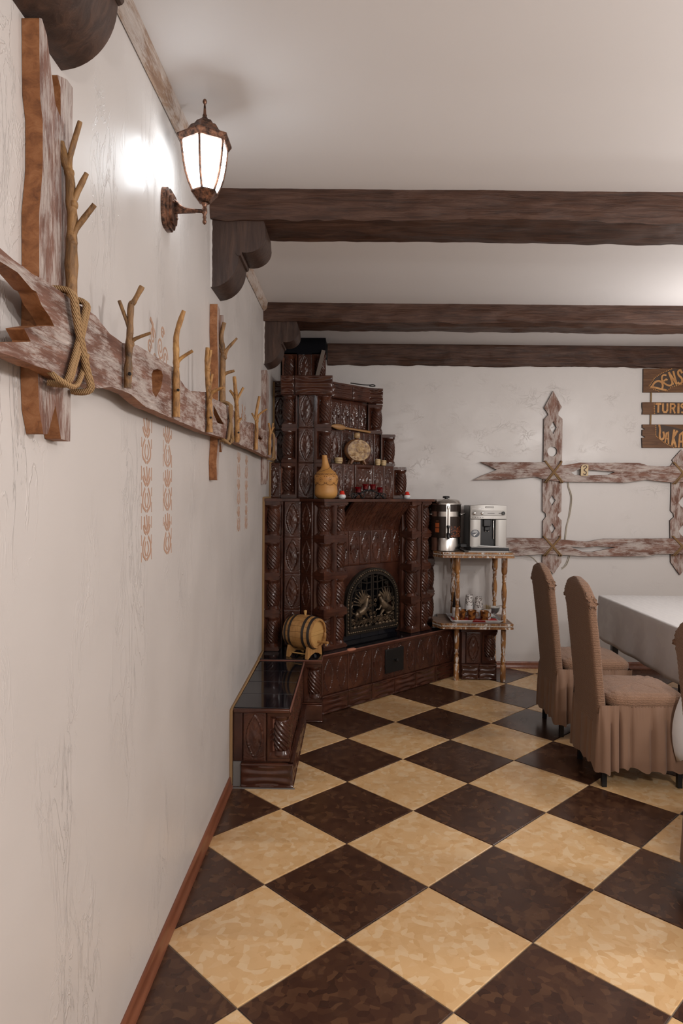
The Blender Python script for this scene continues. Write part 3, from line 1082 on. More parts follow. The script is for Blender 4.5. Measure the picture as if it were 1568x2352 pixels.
# angled faces: one recedes a little behind the next
c1 = 5.21
a0 = (-0.165, c1 - 0.165)
for (me_, t) in ((OVAL, 0.0), (OVAL, 0.122), (OVAL, 0.45), (OVAL, 0.572)):
    put(me_, a0[0] + t * S2, a0[1] + t * S2, zl[0], 45)
put(hf('picture_tile', 0.205, TLH, 40, 44, frame_h(0.205, TLH), 'glaze'), a0[0] + 0.2445 * S2, a0[1] + 0.2445 * S2, zl[0], 45, 'picture_tile')
put(CORNERS_, 0.437, 5.585, zl[0], 90)
for k in range(4):
    t = 0.0 + 0.1225 * k
    put(OVAL, -0.185 + t * S2, 5.20 + t * S2, zl[1], 45)
put(OVAL, -0.185 + 0.49 * S2, 5.20 + 0.49 * S2, zl[1], 45)
put(CORNERS_, 0.337, 5.56, zl[1], 90)
for k in range(4):
    t = 0.0 + 0.1015 * k
    put(hf('slim_tile', 0.1015, 0.235, 22, 46, oval_h(0.1015, 0.235), 'glaze') if k == 0 else bpy.data.meshes['slim_tile'], -0.180 + t * S2, 5.28 + t * S2, 2.0105, 45)
put(corner_mesh('corner_tile_short', 0.118, 0.118, 0.24), 0.229, 5.535, 2.0105, 90)
# cornice
CN = hf('cornice_tile', 0.19, 0.118, 30, 28, wavy_h(0.19, 0.118), 'glaze')
CN2 = hf('cornice_tile', 0.285, 0.145, 40, 30, wavy_h(0.285, 0.145), 'glaze')
CN1 = hf('cornice_tile', 0.1, 0.145, 20, 30, wavy_h(0.1, 0.145), 'glaze')
put(CN1, -0.5475, 5.028, 2.249, 0, 'cornice_tile')
put(CN2, -0.4465, 5.028, 2.249, 0, 'cornice_tile')
put(hf('cornice_tile', 0.22, 0.118, 26, 26, wavy_h(0.22, 0.118), 'glaze'), -0.168, 5.215, 2.258, 45, 'cornice_tile')
put(hf('cornice_tile', 0.2, 0.118, 26, 26, wavy_h(0.2, 0.118), 'glaze'), -0.168 + 0.2215 * S2, 5.215 + 0.2215 * S2, 2.258, 45, 'cornice_tile')
put(hf('cornice_tile', 0.118, 0.122, 24, 26, wavy_h(0.118, 0.122), 'glaze'), 0.114, 5.52, 2.2525, 0, 'cornice_tile')
put(hf('cornice_tile', 0.09, 0.125, 20, 26, wavy_h(0.09, 0.125), 'glaze'), -0.626, 5.24, 2.262, 0, 'cornice_tile')
core([(-0.545, 5.035), (-0.164, 5.035), (-0.164, 5.20), (0.115, 5.49), (0.23, 5.53), (0.23, 5.92), (-0.624, 5.92), (-0.624, 5.27), (-0.545, 5.27)], 2.362, 2.376, 'glaze', 'cornice_top')
# chimney
put(CORNER, -0.6, 5.70, 2.44, 0); put(OVAL, -0.478, 5.71, 2.44, 0); put(CORNER, -0.243, 5.70, 2.44, 90)
MB().box(-0.605, -0.238, 5.695, 5.72, 2.376, 2.44).build('chimney_base', 'glaze', stove)

# ash door in the hearth front
ash = MB().box(0, 0.205, -0.010, 0.01, 0.172, 0.352).build('ash_door', 'black_iron', stove, bevel=0.003, M=TR((0.245, 5.067, 0), R(45)))
MB().lathe([(0.006, 0), (0.006, 0.02), (0.013, 0.024), (0.013, 0.032), (0.004, 0.036)], 14, (0, 0, 0), Matrix.Rotation(R(90), 4, 'X')).build('knob', 'black_iron', ash, M=TR((0.245 + 0.1 * S2, 5.067 + 0.1 * S2, 0.265), R(45)) @ Matrix.Translation((0, -0.008, 0)))

# ---- arched cast-iron fire door
FD = TR((-0.062, 5.018, 0.4635), R(45))
FW, FS, FR = 0.585, 0.235, 0.255       # width, springing, rise


def arch(off, n=26):
    w = FW / 2 - off
    pts = [(FW / 2 - w, off), (FW / 2 + w, off)]
    for k in range(n + 1):
        a_ = math.pi * k / n
        pts.append((FW / 2 + w * math.cos(a_), FS + (FR - off) * math.sin(a_)))
    return pts


fl = lambda a_, b_, d: (a_, -d, b_)
door = MB()
door.prism(arch(0.0), [arch(0.036)], fl, -0.012, 0.022)
door.prism(arch(0.032), [arch(0.046)], fl, -0.012, 0.030)
dframe = door.build('fire_door_frame', 'iron', stove, M=FD)
sur = [(0.03, 0.2585)]
for k in range(25):
    a_ = math.pi * (1 - k / 24)
    sur.append((FW / 2 + (FW / 2 - 0.02) * math.cos(a_), 0.2585 + (FR - 0.043) * math.sin(a_)))
sur += [(0.640, 0.2585), (0.640, 0.5160), (-0.075, 0.5160), (-0.075, 0.2585)]
MB().prism(sur, None, fl, -0.04, -0.0145).build('arch_surround_tile', 'glaze', stove, M=FD, bevel=0.002)
beads = MB()
pth = arch(0.018, 40)[2:]
for k, p in enumerate(pth):
    beads.ell((p[0], -0.024, p[1]), (0.0085, 0.007, 0.0085), 8, 6)
for k in range(9):
    for x in (0.018, FW - 0.018):
        beads.ell((x, -0.024, 0.03 + 0.025 * k), (0.009, 0.007, 0.011), 8, 6)
for k in range(26):
    beads.ell((0.03 + (FW - 0.06) * k / 25, -0.024, 0.018), (0.009, 0.007, 0.007), 8, 6)
bo = beads.build('bead_border', 'bronze', dframe, M=FD)


def leaf_scroll(mb, x, z, s, sg, r=0.007):
    pts = []
    for k in range(16):
        t = k / 15
        a_ = t * 1.5 * 2 * math.pi
        q = s * (1 - 0.8 * t)
        pts.append((x + sg * q * math.cos(a_), -0.014, z + q * math.sin(a_)))
    mb.tube(pts, [r * (1 - 0.4 * k / 15) for k in range(16)], 6)


def grille(side):
    """one leaf of the fire door: bars above, a rearing winged beast and scrolls below"""
    mb = MB()
    sg = 1 if side == 0 else -1
    X = lambda q: (FW / 2 - 0.006 - q * 1.0) if side == 0 else (FW / 2 + 0.006 + q)
    half = FW / 2 - 0.046
    # meeting stile and lattice
    mb.tube([(X(0.004), -0.006, 0.05), (X(0.004), -0.006, 0.44)], 0.006, 6)
    for q in (0.055, 0.115, 0.175, 0.225):
        top = FS + (FR - 0.046) * math.sqrt(max(0, 1 - (q / half) ** 2))
        mb.tube([(X(q), -0.004, 0.24), (X(q + 0.004), -0.004, 0.30), (X(q - 0.003), -0.004, (0.3 + top) / 2), (X(q), -0.004, top)], 0.0055, 6)
    for z in (0.27, 0.325, 0.38, 0.425):
        wmax = half * math.sqrt(max(0, 1 - ((z - FS) / (FR - 0.046)) ** 2))
        mb.tube([(X(0.004), -0.004, z), (X(wmax * 0.3), -0.004, z - 0.006), (X(wmax * 0.65), -0.004, z + 0.006), (X(wmax), -0.004, z)], 0.0055, 6)
        leaf_scroll(mb, X(wmax * 0.8), z - 0.02, 0.016, sg, 0.004)
    g1 = mb.build('door_leaf', 'iron', stove, M=FD)
    # beast
    b_ = MB()
    b_.tube([(X(0.185), -0.020, 0.150), (X(0.165), -0.026, 0.158), (X(0.13), -0.028, 0.172), (X(0.10), -0.028, 0.195), (X(0.078), -0.024, 0.232), (X(0.066), -0.022, 0.262)], [0.010, 0.030, 0.034, 0.034, 0.021, 0.014], 12)
    b_.ell((X(0.168), -0.026, 0.146), (0.034, 0.020, 0.032)); b_.ell((X(0.105), -0.030, 0.188), (0.030, 0.018, 0.034))
    b_.ell((X(0.056), -0.026, 0.274), (0.020, 0.013, 0.015)); b_.tube([(X(0.046), -0.026, 0.272), (X(0.034), -0.026, 0.266), (X(0.030), -0.024, 0.256)], [0.010, 0.007, 0.003], 7)
    b_.tube([(X(0.060), -0.024, 0.284), (X(0.070), -0.022, 0.304)], [0.006, 0.002], 6)
    for k in range(5):
        b_.tube([(X(0.072 + 0.006 * k), -0.026, 0.272 - 0.012 * k), (X(0.088 + 0.006 * k), -0.022, 0.274 - 0.014 * k)], [0.006, 0.002], 5)
    for k in range(8):
        a_ = R(62 + 15 * k)
        r0, r1 = 0.025, 0.128 - 0.007 * abs(k - 2)
        cx, cz = 0.118, 0.205
        b_.tube([(X(cx - r0 * math.cos(a_)), -0.024, cz + r0 * math.sin(a_)), (X(cx - 0.6 * r1 * math.cos(a_)), -0.030, cz + 0.66 * r1 * math.sin(a_) + 0.004), (X(cx - r1 * math.cos(a_)), -0.018, cz + r1 * math.sin(a_))], [0.010, 0.0085, 0.003], 6)
    b_.tube([(X(0.095), -0.028, 0.182), (X(0.062), -0.030, 0.190), (X(0.050), -0.028, 0.165), (X(0.030), -0.024, 0.168), (X(0.022), -0.022, 0.158)], [0.016, 0.012, 0.008, 0.007, 0.005], 8)
    b_.tube([(X(0.105), -0.028, 0.165), (X(0.082), -0.028, 0.140), (X(0.066), -0.026, 0.118), (X(0.048), -0.024, 0.114)], [0.016, 0.011, 0.008, 0.006], 8)
    b_.tube([(X(0.165), -0.028, 0.140), (X(0.142), -0.030, 0.126), (X(0.152), -0.026, 0.104), (X(0.128), -0.024, 0.098)], [0.024, 0.015, 0.009, 0.007], 8)
    b_.tube([(X(0.19), -0.022, 0.140), (X(0.182), -0.024, 0.118), (X(0.19), -0.022, 0.100), (X(0.17), -0.022, 0.096)], [0.018, 0.012, 0.008, 0.006], 8)
    b_.tube([(X(0.195), -0.018, 0.155), (X(0.222), -0.018, 0.165), (X(0.235), -0.018, 0.195), (X(0.218), -0.018, 0.225), (X(0.226), -0.018, 0.25)], [0.009, 0.007, 0.006, 0.006, 0.009], 7)
    for q, z in ((0.02, 0.20), (0.025, 0.235), (0.02, 0.135), (0.245, 0.10)):
        leaf_scroll(b_, X(q), z, 0.016, sg, 0.005)
    # foliage band under it
    for k in range(6):
        q = 0.02 + 0.04 * k
        leaf_scroll(b_, X(q), 0.078 + 0.006 * (k % 2), 0.022, sg * (1 if k % 2 else -1))
        b_.ell((X(q + 0.012), -0.02, 0.052), (0.019, 0.011, 0.016), 10, 7)
        b_.ell((X(q - 0.006), -0.018, 0.112), (0.015, 0.008, 0.009), 10, 7)
    b_.tube([(X(0.0), -0.014, 0.098), (X(0.06), -0.016, 0.102), (X(0.13), -0.016, 0.092), (X(0.235), -0.014, 0.12)], 0.0075, 6)
    for z in (0.15, 0.19, 0.23):
        leaf_scroll(b_, X(0.228), z, 0.018, sg, 0.005)
    b_.build('beast_relief', 'bronze', g1, M=FD)


grille(0); grille(1)
MB().box(-0.05, 0.62, 0.17, 0.18, 0.0, 0.62).build('firebox_back', 'soot', stove, smooth=0, M=FD)
MB().box(-0.05, 0.62, 0.02, 0.18, -0.03, -0.005).build('firebox_floor', 'soot', stove, smooth=0, M=FD)

# rope seam between stove and left wall
rp = MB()
prof = [(3.455, 0.01), (3.455, 0.40), (4.46, 0.415), (4.468, 0.42), (4.672, 0.425), (4.672, 1.487), (5.03, 1.487), (5.03, 1.748), (5.235, 1.75), (5.235, 2.375)]
path = []
for (y0_, z0_), (y1_, z1_) in zip(prof, prof[1:]):
    L_ = math.hypot(y1_ - y0_, z1_ - z0_); n = max(2, int(L_ / 0.035))
    for k in range(n):
        y_, z_ = y0_ + (y1_ - y0_) * k / n, z0_ + (z1_ - z0_) * k / n
        path.append((XL + 0.006, y_ - 0.004 + 0.003 * noise.noise((y_ * 20, z_ * 20, 0)), z_))
path.append((XL + 0.006, *prof[-1]))
rp.tube(path, 0.009, 7).build('rope_seam', 'rope', stove)

# ------------------------------------------------------------------ branch coat rack on the left wall
rack = thing('coat_rack', 'long rustic coat rack of whitewashed boards with branch hooks on the left wall', 'coat rack', (XL, 2.9, 1.5))
fx = lambda a_, b_, d: (d, a_, b_)
RAIL = [(1.02, 1.905), (1.069, 1.9), (1.112, 1.896), (1.177, 1.894), (1.223, 1.898), (1.279, 1.898), (1.322, 1.897), (1.396, 1.897), (1.464, 1.898), (1.551, 1.879), (1.635, 1.877), (1.747, 1.896), (1.951, 1.901), (2.103, 1.904), (2.177, 1.881), (2.244, 1.867), (2.347, 1.864), (2.426, 1.88), (2.569, 1.9), (2.689, 1.892), (2.895, 1.901), (3.135, 1.903), (3.42, 1.882), (3.76, 1.906), (4.059, 1.907), (4.364, 1.919), (4.93, 1.919), (4.93, 1.768), (4.371, 1.752), (3.971, 1.758), (3.269, 1.757), (3.072, 1.754), (2.869, 1.754), (2.595, 1.746), (2.178, 1.745), (2.089, 1.746), (1.821, 1.747), (1.699, 1.763), (1.564, 1.761), (1.481, 1.744), (1.386, 1.741), (1.297, 1.735), (1.231, 1.74), (1.146, 1.738), (1.068, 1.736), (1.05, 1.738), (1.05, 1.746), (1.171, 1.776), (1.146, 1.793), (1.2, 1.81), (1.263, 1.825), (1.244, 1.838), (1.211, 1.85), (1.191, 1.868), (1.176, 1.867), (1.125, 1.88), (1.069, 1.879), (1.02, 1.885)]
HOLES = [[(1.872, 1.843), (1.888, 1.858), (1.93, 1.869), (1.969, 1.87), (1.983, 1.86), (1.974, 1.836), (1.956, 1.814), (1.913, 1.785), (1.88, 1.796)],
         [(2.698, 1.868), (2.785, 1.844), (2.916, 1.813), (2.785, 1.804), (2.698, 1.833)],
         [(3.986, 1.859), (4.138, 1.851), (4.061, 1.834), (3.968, 1.837)]]


def rough_outline(pts, seed, amp=0.003, step=0.03):
    out = []
    n = len(pts)
    for i in range(n):
        p, q = pts[i], pts[(i + 1) % n]
        L_ = math.dist(p, q); k = max(1, int(L_ / step))
        for j in range(k):
            a_, b_ = p[0] + (q[0] - p[0]) * j / k, p[1] + (q[1] - p[1]) * j / k
            w = amp * noise.noise((a_ * 14, b_ * 14, seed)) if j else 0
            out.append((a_ + w * 0.4, b_ + w))
    return out


def plank(name, outer, holes, fn, d0, d1, mats, parent, seed=1.0, amp=0.003):
    mb = MB()
    mb.prism(rough_outline(outer, seed, amp), holes, fn, d0, d1, 0, 1)
    return mb.build(name, mats, parent, smooth=25, bevel=0.003)


plank('rail', RAIL, HOLES, fx, -0.592, -0.560, ['ww_y', 'raw'], rack, 2.0)
P1 = [(1.277, 2.399), (1.288, 2.405), (1.309, 2.388), (1.327, 2.333), (1.346, 2.279), (1.368, 2.267), (1.369, 2.326), (1.353, 2.341), (1.40, 2.36), (1.428, 2.36), (1.422, 1.999), (1.416, 1.744), (1.411, 1.622), (1.367, 1.624), (1.341, 1.688), (1.308, 1.629), (1.289, 1.626), (1.272, 1.671), (1.267, 1.735), (1.274, 1.919), (1.274, 2.038), (1.289, 2.124), (1.29, 2.217), (1.279, 2.258)]
plank('post', P1, None, fx, XL + 0.001, -0.593, ['ww_z', 'raw'], rack, 5.0)
P2 = [(2.935, 2.333), (2.985, 2.32), (2.99, 2.225), (3.0, 2.30), (3.07, 2.32), (3.085, 1.978), (3.09, 1.745), (3.04, 1.70), (3.0, 1.76), (2.975, 1.66), (2.965, 1.574), (2.935, 1.574), (2.925, 1.652), (2.95, 1.747), (2.955, 2.027), (2.93, 2.217)]
plank('post', P2, None, fx, XL + 0.001, -0.593, ['ww_z', 'raw'], rack, 8.0)
P3 = [(4.56, 2.345), (4.625, 2.35), (4.64, 2.27), (4.66, 2.34), (4.70, 2.335), (4.70, 1.63), (4.65, 1.60), (4.63, 1.68), (4.61, 1.585), (4.57, 1.58)]
plank('post', P3, None, fx, XL + 0.001, -0.593, ['ww_z', 'ww_z'], rack, 9.0)

HOOKS = {
    'a': (1.635, [[(-0.547, 1.769), (-0.544, 1.854), (-0.541, 1.908), (-0.539, 1.965), (-0.532, 1.975), (-0.512, 2.012)], [(-0.541, 1.90), (-0.545, 1.918), (-0.567, 1.977)], [(-0.539, 1.874), (-0.53, 1.886), (-0.491, 1.901)]], 0.0115, 'branch_dark'),
    'b': (2.083, [[(-0.547, 1.75), (-0.547, 1.866), (-0.547, 1.943), (-0.546, 2.004), (-0.524, 2.074)], [(-0.547, 1.905), (-0.536, 1.927), (-0.497, 1.953)], [(-0.548, 1.96), (-0.545, 2.01)]], 0.0135, 'branch'),
    'c': (2.556, [[(-0.546, 1.746), (-0.545, 1.828), (-0.552, 1.945), (-0.555, 2.015), (-0.553, 2.063)], [(-0.552, 1.98), (-0.541, 2.055)], [(-0.544, 1.876), (-0.533, 1.898), (-0.493, 1.916)], [(-0.548, 1.90), (-0.535, 1.965)]], 0.0145, 'branch'),
    'd': (2.975, [[(-0.577, 1.92), (-0.577, 2.056), (-0.577, 2.142), (-0.584, 2.202), (-0.571, 2.262)], [(-0.576, 2.123), (-0.563, 2.142), (-0.515, 2.195)], [(-0.576, 2.028), (-0.561, 2.043), (-0.526, 2.053)], [(-0.578, 2.136), (-0.595, 2.165)], [(-0.57, 2.11), (-0.555, 2.15)]], 0.0155, 'branch_dark'),
    'e': (3.169, [[(-0.546, 1.755), (-0.547, 1.873), (-0.552, 1.96), (-0.561, 2.061)], [(-0.55, 1.92), (-0.56, 1.966), (-0.581, 1.998)], [(-0.549, 1.93), (-0.544, 1.96), (-0.518, 2.011)], [(-0.543, 1.853), (-0.525, 1.869)]], 0.0145, 'branch'),
    'f': (3.778, [[(-0.547, 1.761), (-0.543, 1.887), (-0.546, 1.957), (-0.528, 2.058)], [(-0.543, 1.913), (-0.553, 1.935), (-0.57, 1.964)], [(-0.541, 1.92), (-0.528, 1.957), (-0.485, 1.988)]], 0.0135, 'branch'),
    'g': (4.386, [[(-0.547, 1.767), (-0.545, 1.865), (-0.543, 1.922), (-0.552, 1.972)], [(-0.543, 1.89), (-0.529, 1.936), (-0.524, 1.972)], [(-0.543, 1.91), (-0.515, 1.95)]], 0.0125, 'branch'),
    'h': (1.375, [[(-0.574, 1.90), (-0.574, 2.028), (-0.572, 2.062), (-0.575, 2.103), (-0.577, 2.148), (-0.586, 2.182), (-0.596, 2.22)], [(-0.579, 2.160), (-0.577, 2.192), (-0.556, 2.261)], [(-0.571, 2.096), (-0.566, 2.113), (-0.543, 2.159)], [(-0.572, 2.02), (-0.563, 2.048), (-0.527, 2.096)]], 0.0145, 'branch_dark'),
}
for k_, (y_, sts, r_, mt_) in HOOKS.items():
    mb = MB()
    sd = ord(k_)
    for q, st in enumerate(sts):
        pts = smooth_pts([(x_, y_ + 0.004 * noise.noise((z_ * 9, sd, q)), z_) for x_, z_ in st], 5)
        n = len(pts)
        r0 = r_ * 0.84 if q == 0 else r_ * 0.5
        rad = []
        for i in range(n):
            t = i / (n - 1)
            kn = 1 + 0.30 * noise.noise((pts[i][2] * 34, sd, q)) + 0.18 * max(0, noise.noise((pts[i][2] * 75, sd, q + 5)))
            taper = (1 - 0.35 * t) if q == 0 else (1 - 0.3 * t)
            rad.append(r0 * taper * kn)
        mb.tube(pts, rad, 9)
        if q:
            mb.ell(pts[0], r0 * 1.5, 8, 6)
    mb.build('branch_hook', mt_, rack, smooth=50)
# a screw head in each hook
for (y_, z_) in ((1.622, 1.80), (2.07, 1.83), (2.543, 1.80), (3.157, 1.80)):
    MB().lathe([(0.0045, 0), (0.0045, 0.002), (0.003, 0.003)], 10, (0, 0, 0), Matrix.Rotation(R(90), 4, 'X')).build('screw', 'black_iron', rack, M=Matrix.Translation((-0.537, y_ - 0.002, z_)))


# rope lashings: crossed loops round rail and post
def lash_left(yc, zc, hw, hh, seed):
    mb = MB()
    xo, xi = -0.553, -0.6
    for s, off in ((1, 0.0), (1, 0.0125), (-1, 0.0), (-1, 0.0125)):
        a_ = (yc - s * hw + off, zc - hh)
        b_ = (yc + s * hw * 0.75 + off, zc + hh)
        pts = [(-0.585, a_[0] - 0.006 * s, a_[1] - 0.008), (xo - 0.006, a_[0], a_[1] - 0.009)]
        for k in range(7):
            t = k / 6
            pts.append((xo + 0.004 * (1 if s > 0 else 1.9), a_[0] + (b_[0] - a_[0]) * t + 0.006 * math.sin(t * 3.1) * s, a_[1] + (b_[1] - a_[1]) * t))
        pts += [(xo - 0.006, b_[0], b_[1] + 0.010), (-0.585, b_[0], b_[1] + 0.012)]
        mb.tube(smooth_pts(pts, 3), 0.0058, 8)
    return mb


lash_left(1.345, 1.815, 0.05, 0.082, 1).tube(smooth_pts([(-0.57, 1.262, 1.742), (-0.552, 1.262, 1.727), (-0.55, 1.32, 1.722), (-0.552, 1.36, 1.742), (-0.553, 1.40, 1.80)], 4), 0.0058, 8).tube([(-0.586, 1.278, 1.74), (-0.586, 1.278, 1.87)], 0.0058, 8).tube([(-0.586, 1.296, 1.74), (-0.586, 1.292, 1.87)], 0.0058, 8).build('rope_lashing', 'rope', rack, smooth=60)
lash_left(3.0, 1.83, 0.045, 0.075, 2).tube(smooth_pts([(-0.57, 2.93, 1.755), (-0.552, 2.93, 1.742), (-0.548, 2.99, 1.735), (-0.552, 3.04, 1.76), (-0.553, 3.05, 1.82)], 4), 0.0058, 8).build('rope_lashing', 'rope', rack, smooth=60)
lash_left(4.62, 1.84, 0.05, 0.08, 3).build('rope_lashing', 'rope', rack, smooth=60)

# ------------------------------------------------------------------ wall lantern
LX, LY = -0.497, 2.242
lamp = thing('wall_lantern', 'lit six-sided carriage lantern of aged copper on a curved arm on the left wall', 'lantern', (XL, LY, 2.44))
pl = MB()
outl = [(LY + 0.052 * math.copysign(abs(math.cos(t)) ** 0.55, math.cos(t)), 2.445 + 0.066 * math.copysign(abs(math.sin(t)) ** 0.75, math.sin(t))) for t in [2 * math.pi * k / 28 for k in range(28)]]
sc_o = lambda k: [(LY + (p[0] - LY) * k, 2.445 + (p[1] - 2.445) * k) for p in outl]
pl.prism(outl, None, fx, XL, XL + 0.016)
pl.prism(sc_o(0.92), None, fx, XL + 0.014, XL + 0.024)
pl.prism(sc_o(0.72), None, fx, XL + 0.02, XL + 0.032)
plate = pl.build('wall_plate', 'copper', lamp, bevel=0.002)
MB().ell((XL + 0.034, LY - 0.022, 2.463), 0.004, 8, 6).ell((XL + 0.034, LY + 0.022, 2.425), 0.004, 8, 6).build('screw', 'copper', plate)
am = MB()
am.tube(smooth_pts([(XL + 0.02, LY, 2.482), (XL + 0.036, LY, 2.470), (XL + 0.055, LY, 2.453), (XL + 0.085, LY, 2.444), (LX, LY, 2.441)], 6), 0.0062, 10)
am.prism([(XL + 0.02, 2.492), (XL + 0.03, 2.484), (XL + 0.045, 2.462), (XL + 0.075, 2.449), (XL + 0.10, 2.445), (XL + 0.10, 2.436), (XL + 0.02, 2.432)], None, lambda a_, b_, d: (a_, d, b_), LY - 0.004, LY + 0.004)
am.lathe([(0.002, 2.398), (0.006, 2.402), (0.007, 2.408), (0.004, 2.414), (0.0065, 2.42), (0.0045, 2.428), (0.0085, 2.434), (0.0095, 2.44), (0.0085, 2.448), (0.006, 2.454), (0.0095, 2.462), (0.012, 2.468)], 14, (LX, LY, 0))
am.build('arm', 'copper', lamp, smooth=50)
HA = R(-90)
cupm = MB()
cupm.lathe([(0.012, 2.466), (0.02, 2.468), (0.032, 2.482), (0.040, 2.492), (0.046, 2.497), (0.046, 2.502), (0.040, 2.503)], 6, (LX, LY, 0), a0=HA)
cupm.build('bottom_cup', 'copper', lamp, smooth=20)
PR = [(0.041, 2.502), (0.053, 2.526), (0.063, 2.556), (0.070, 2.590), (0.0745, 2.625), (0.077, 2.654)]
for k in range(6):
    a1, a2 = HA + k * math.pi / 3, HA + (k + 1) * math.pi / 3
    mb = MB()
    L0, L1 = [], []
    vs, fs = [], []
    for (r_, z_) in PR:
        for t in (0.045, 0.955):
            p1 = Vector((math.cos(a1), math.sin(a1), 0)) * r_; p2 = Vector((math.cos(a2), math.sin(a2), 0)) * r_
            q = p1.lerp(p2, t)
            vs.append((LX + q.x, LY + q.y, z_))
    n = len(PR)
    for r_, z_ in PR:
        for t in (0.045, 0.955):
            p1 = Vector((math.cos(a1), math.sin(a1), 0)) * (r_ - 0.003); p2 = Vector((math.cos(a2), math.sin(a2), 0)) * (r_ - 0.003)
            q = p1.lerp(p2, t)
            vs.append((LX + q.x, LY + q.y, z_))
    for i in range(n - 1):
        fs.append((2 * i, 2 * i + 1, 2 * i + 3, 2 * i + 2))
        fs.append((2 * n + 2 * i + 2, 2 * n + 2 * i + 3, 2 * n + 2 * i + 1, 2 * n + 2 * i))
    mb.add(vs, fs)
    mb.build('glass_pane', 'lit_glass', lamp, smooth=60)
    MB().tube([(LX + math.cos(a1) * r_, LY + math.sin(a1) * r_, z_) for r_, z_ in PR], 0.0042, 6).build('rib', 'copper', lamp)
rf = MB()
rf.lathe([(0.076, 2.652), (0.083, 2.653), (0.0925, 2.667), (0.0925, 2.672), (0.078, 2.679), (0.070, 2.682), (0.060, 2.690), (0.050, 2.706), (0.045, 2.712), (0.036, 2.713), (0.033, 2.720), (0.026, 2.730), (0.012, 2.736)], 6, (LX, LY, 0), a0=HA)
rf.build('roof', 'copper', lamp, smooth=20)
MB().lathe([(0.012, 2.734), (0.0095, 2.742), (0.0065, 2.746), (0.0075, 2.750), (0.005, 2.755), (0.0035, 2.78), (0.003, 2.786), (0.0065, 2.791), (0.007, 2.796), (0.005, 2.801), (0.001, 2.804)], 14, (LX, LY, 0)).build('finial', 'copper', lamp, smooth=50)

# ------------------------------------------------------------------ fence boards on the back wall
fence = thing('fence_decoration', 'weathered whitewashed picket fence boards lashed with rope on the back wall', 'wall decoration', bw(1.9, 0.83))
fb = lambda a_, b_, d: bw(a_, b_, d)
PA = [(1.726, 2.431), (1.802, 2.291), (1.792, 2.271), (1.774, 2.246), (1.773, 2.221), (1.811, 2.188), (1.812, 1.814), (1.813, 1.648), (1.814, 1.383), (1.788, 1.362), (1.783, 1.342), (1.816, 1.306), (1.817, 1.155), (1.821, 0.939), (1.755, 0.833), (1.654, 0.937), (1.653, 1.154), (1.654, 1.302), (1.681, 1.336), (1.677, 1.364), (1.649, 1.388), (1.645, 1.659), (1.65, 1.812), (1.65, 2.186), (1.685, 2.221), (1.68, 2.241), (1.648, 2.284)]
HA_ = [[(1.73, 2.168), (1.76, 2.114), (1.732, 2.055), (1.699, 2.113)], circ(1.726, 1.905, 0.043, 18), [(1.731, 1.524), (1.762, 1.481), (1.732, 1.432), (1.707, 1.481)], [(1.735, 1.28), (1.763, 1.235), (1.736, 1.191), (1.711, 1.234)]]
plank('post', PA, HA_, fb, 0.001, 0.022, ['ww_z', 'corbel'], fence, 12.0, 0.002)
PB = [(2.852, 1.933), (2.93, 1.84), (2.917, 1.822), (2.94, 1.79), (2.945, 1.637), (2.945, 1.397), (2.92, 1.373), (2.915, 1.342), (2.948, 1.311), (2.95, 0.947), (2.86, 0.835), (2.778, 0.947), (2.764, 1.311), (2.798, 1.342), (2.793, 1.373), (2.768, 1.397), (2.769, 1.637), (2.76, 1.791), (2.784, 1.822), (2.771, 1.84)]
HB_ = [[(2.874, 1.527), (2.914, 1.47), (2.876, 1.417), (2.834, 1.466)], [(2.879, 1.281), (2.916, 1.22), (2.882, 1.164), (2.84, 1.219)]]
plank('post', PB, HB_, fb, 0.001, 0.022, ['ww_z', 'corbel'], fence, 14.0, 0.002)
R1 = [(1.093, 1.808), (1.652, 1.809), (1.819, 1.785), (1.96, 1.809), (2.477, 1.811), (2.551, 1.789), (2.711, 1.781), (2.76, 1.791), (2.868, 1.81), (3.15, 1.80), (3.22, 1.73), (3.15, 1.65), (2.871, 1.651), (2.763, 1.643), (2.689, 1.649), (2.541, 1.666), (2.369, 1.64), (1.803, 1.642), (1.655, 1.661), (1.581, 1.683), (1.31, 1.656), (1.04, 1.651), (1.101, 1.685), (1.241, 1.741)]
plank('rail', R1, [[(1.888, 1.722), (1.961, 1.754), (2.047, 1.746), (2.269, 1.732), (2.208, 1.706), (1.962, 1.698), (1.912, 1.704)]], fb, 0.022, 0.045, ['ww_x', 'corbel'], fence, 16.0, 0.002)
R2 = [(1.2, 1.15), (1.688, 1.148), (2.034, 1.122), (2.181, 1.149), (2.882, 1.158), (3.2, 1.15), (3.2, 1.03), (2.885, 1.022), (2.653, 1.02), (2.554, 0.998), (2.036, 0.994), (1.69, 1.012), (1.443, 0.994), (1.2, 1.002)]
plank('rail', R2, [[(1.886, 1.079), (1.997, 1.07), (2.121, 1.083), (2.287, 1.075), (2.084, 1.034), (1.998, 1.033)]], fb, 0.022, 0.045, ['ww_x', 'corbel'], fence, 18.0, 0.002)


def lash_back(uc, zc, hw, hh):
    mb = MB()
    for s in (1, -1):
        for off in (0.0, 0.018):
            a_ = (uc - s * hw + off, zc - hh); b_ = (uc + s * hw + off * 0.3, zc + hh)
            pts = [bw(a_[0], a_[1] - 0.008, 0.018), bw(a_[0], a_[1] - 0.005, 0.046)]
            for k in range(5):
                t = k / 4
                pts.append(bw(a_[0] + (b_[0] - a_[0]) * t, a_[1] + (b_[1] - a_[1]) * t, 0.0500 + (0.004 if s > 0 else 0)))
            pts += [bw(b_[0], b_[1] + 0.005, 0.046), bw(b_[0], b_[1] + 0.008, 0.018)]
            mb.tube(pts, 0.0055, 7)
    return mb.build('rope_lashing', 'rope', fence, smooth=60)


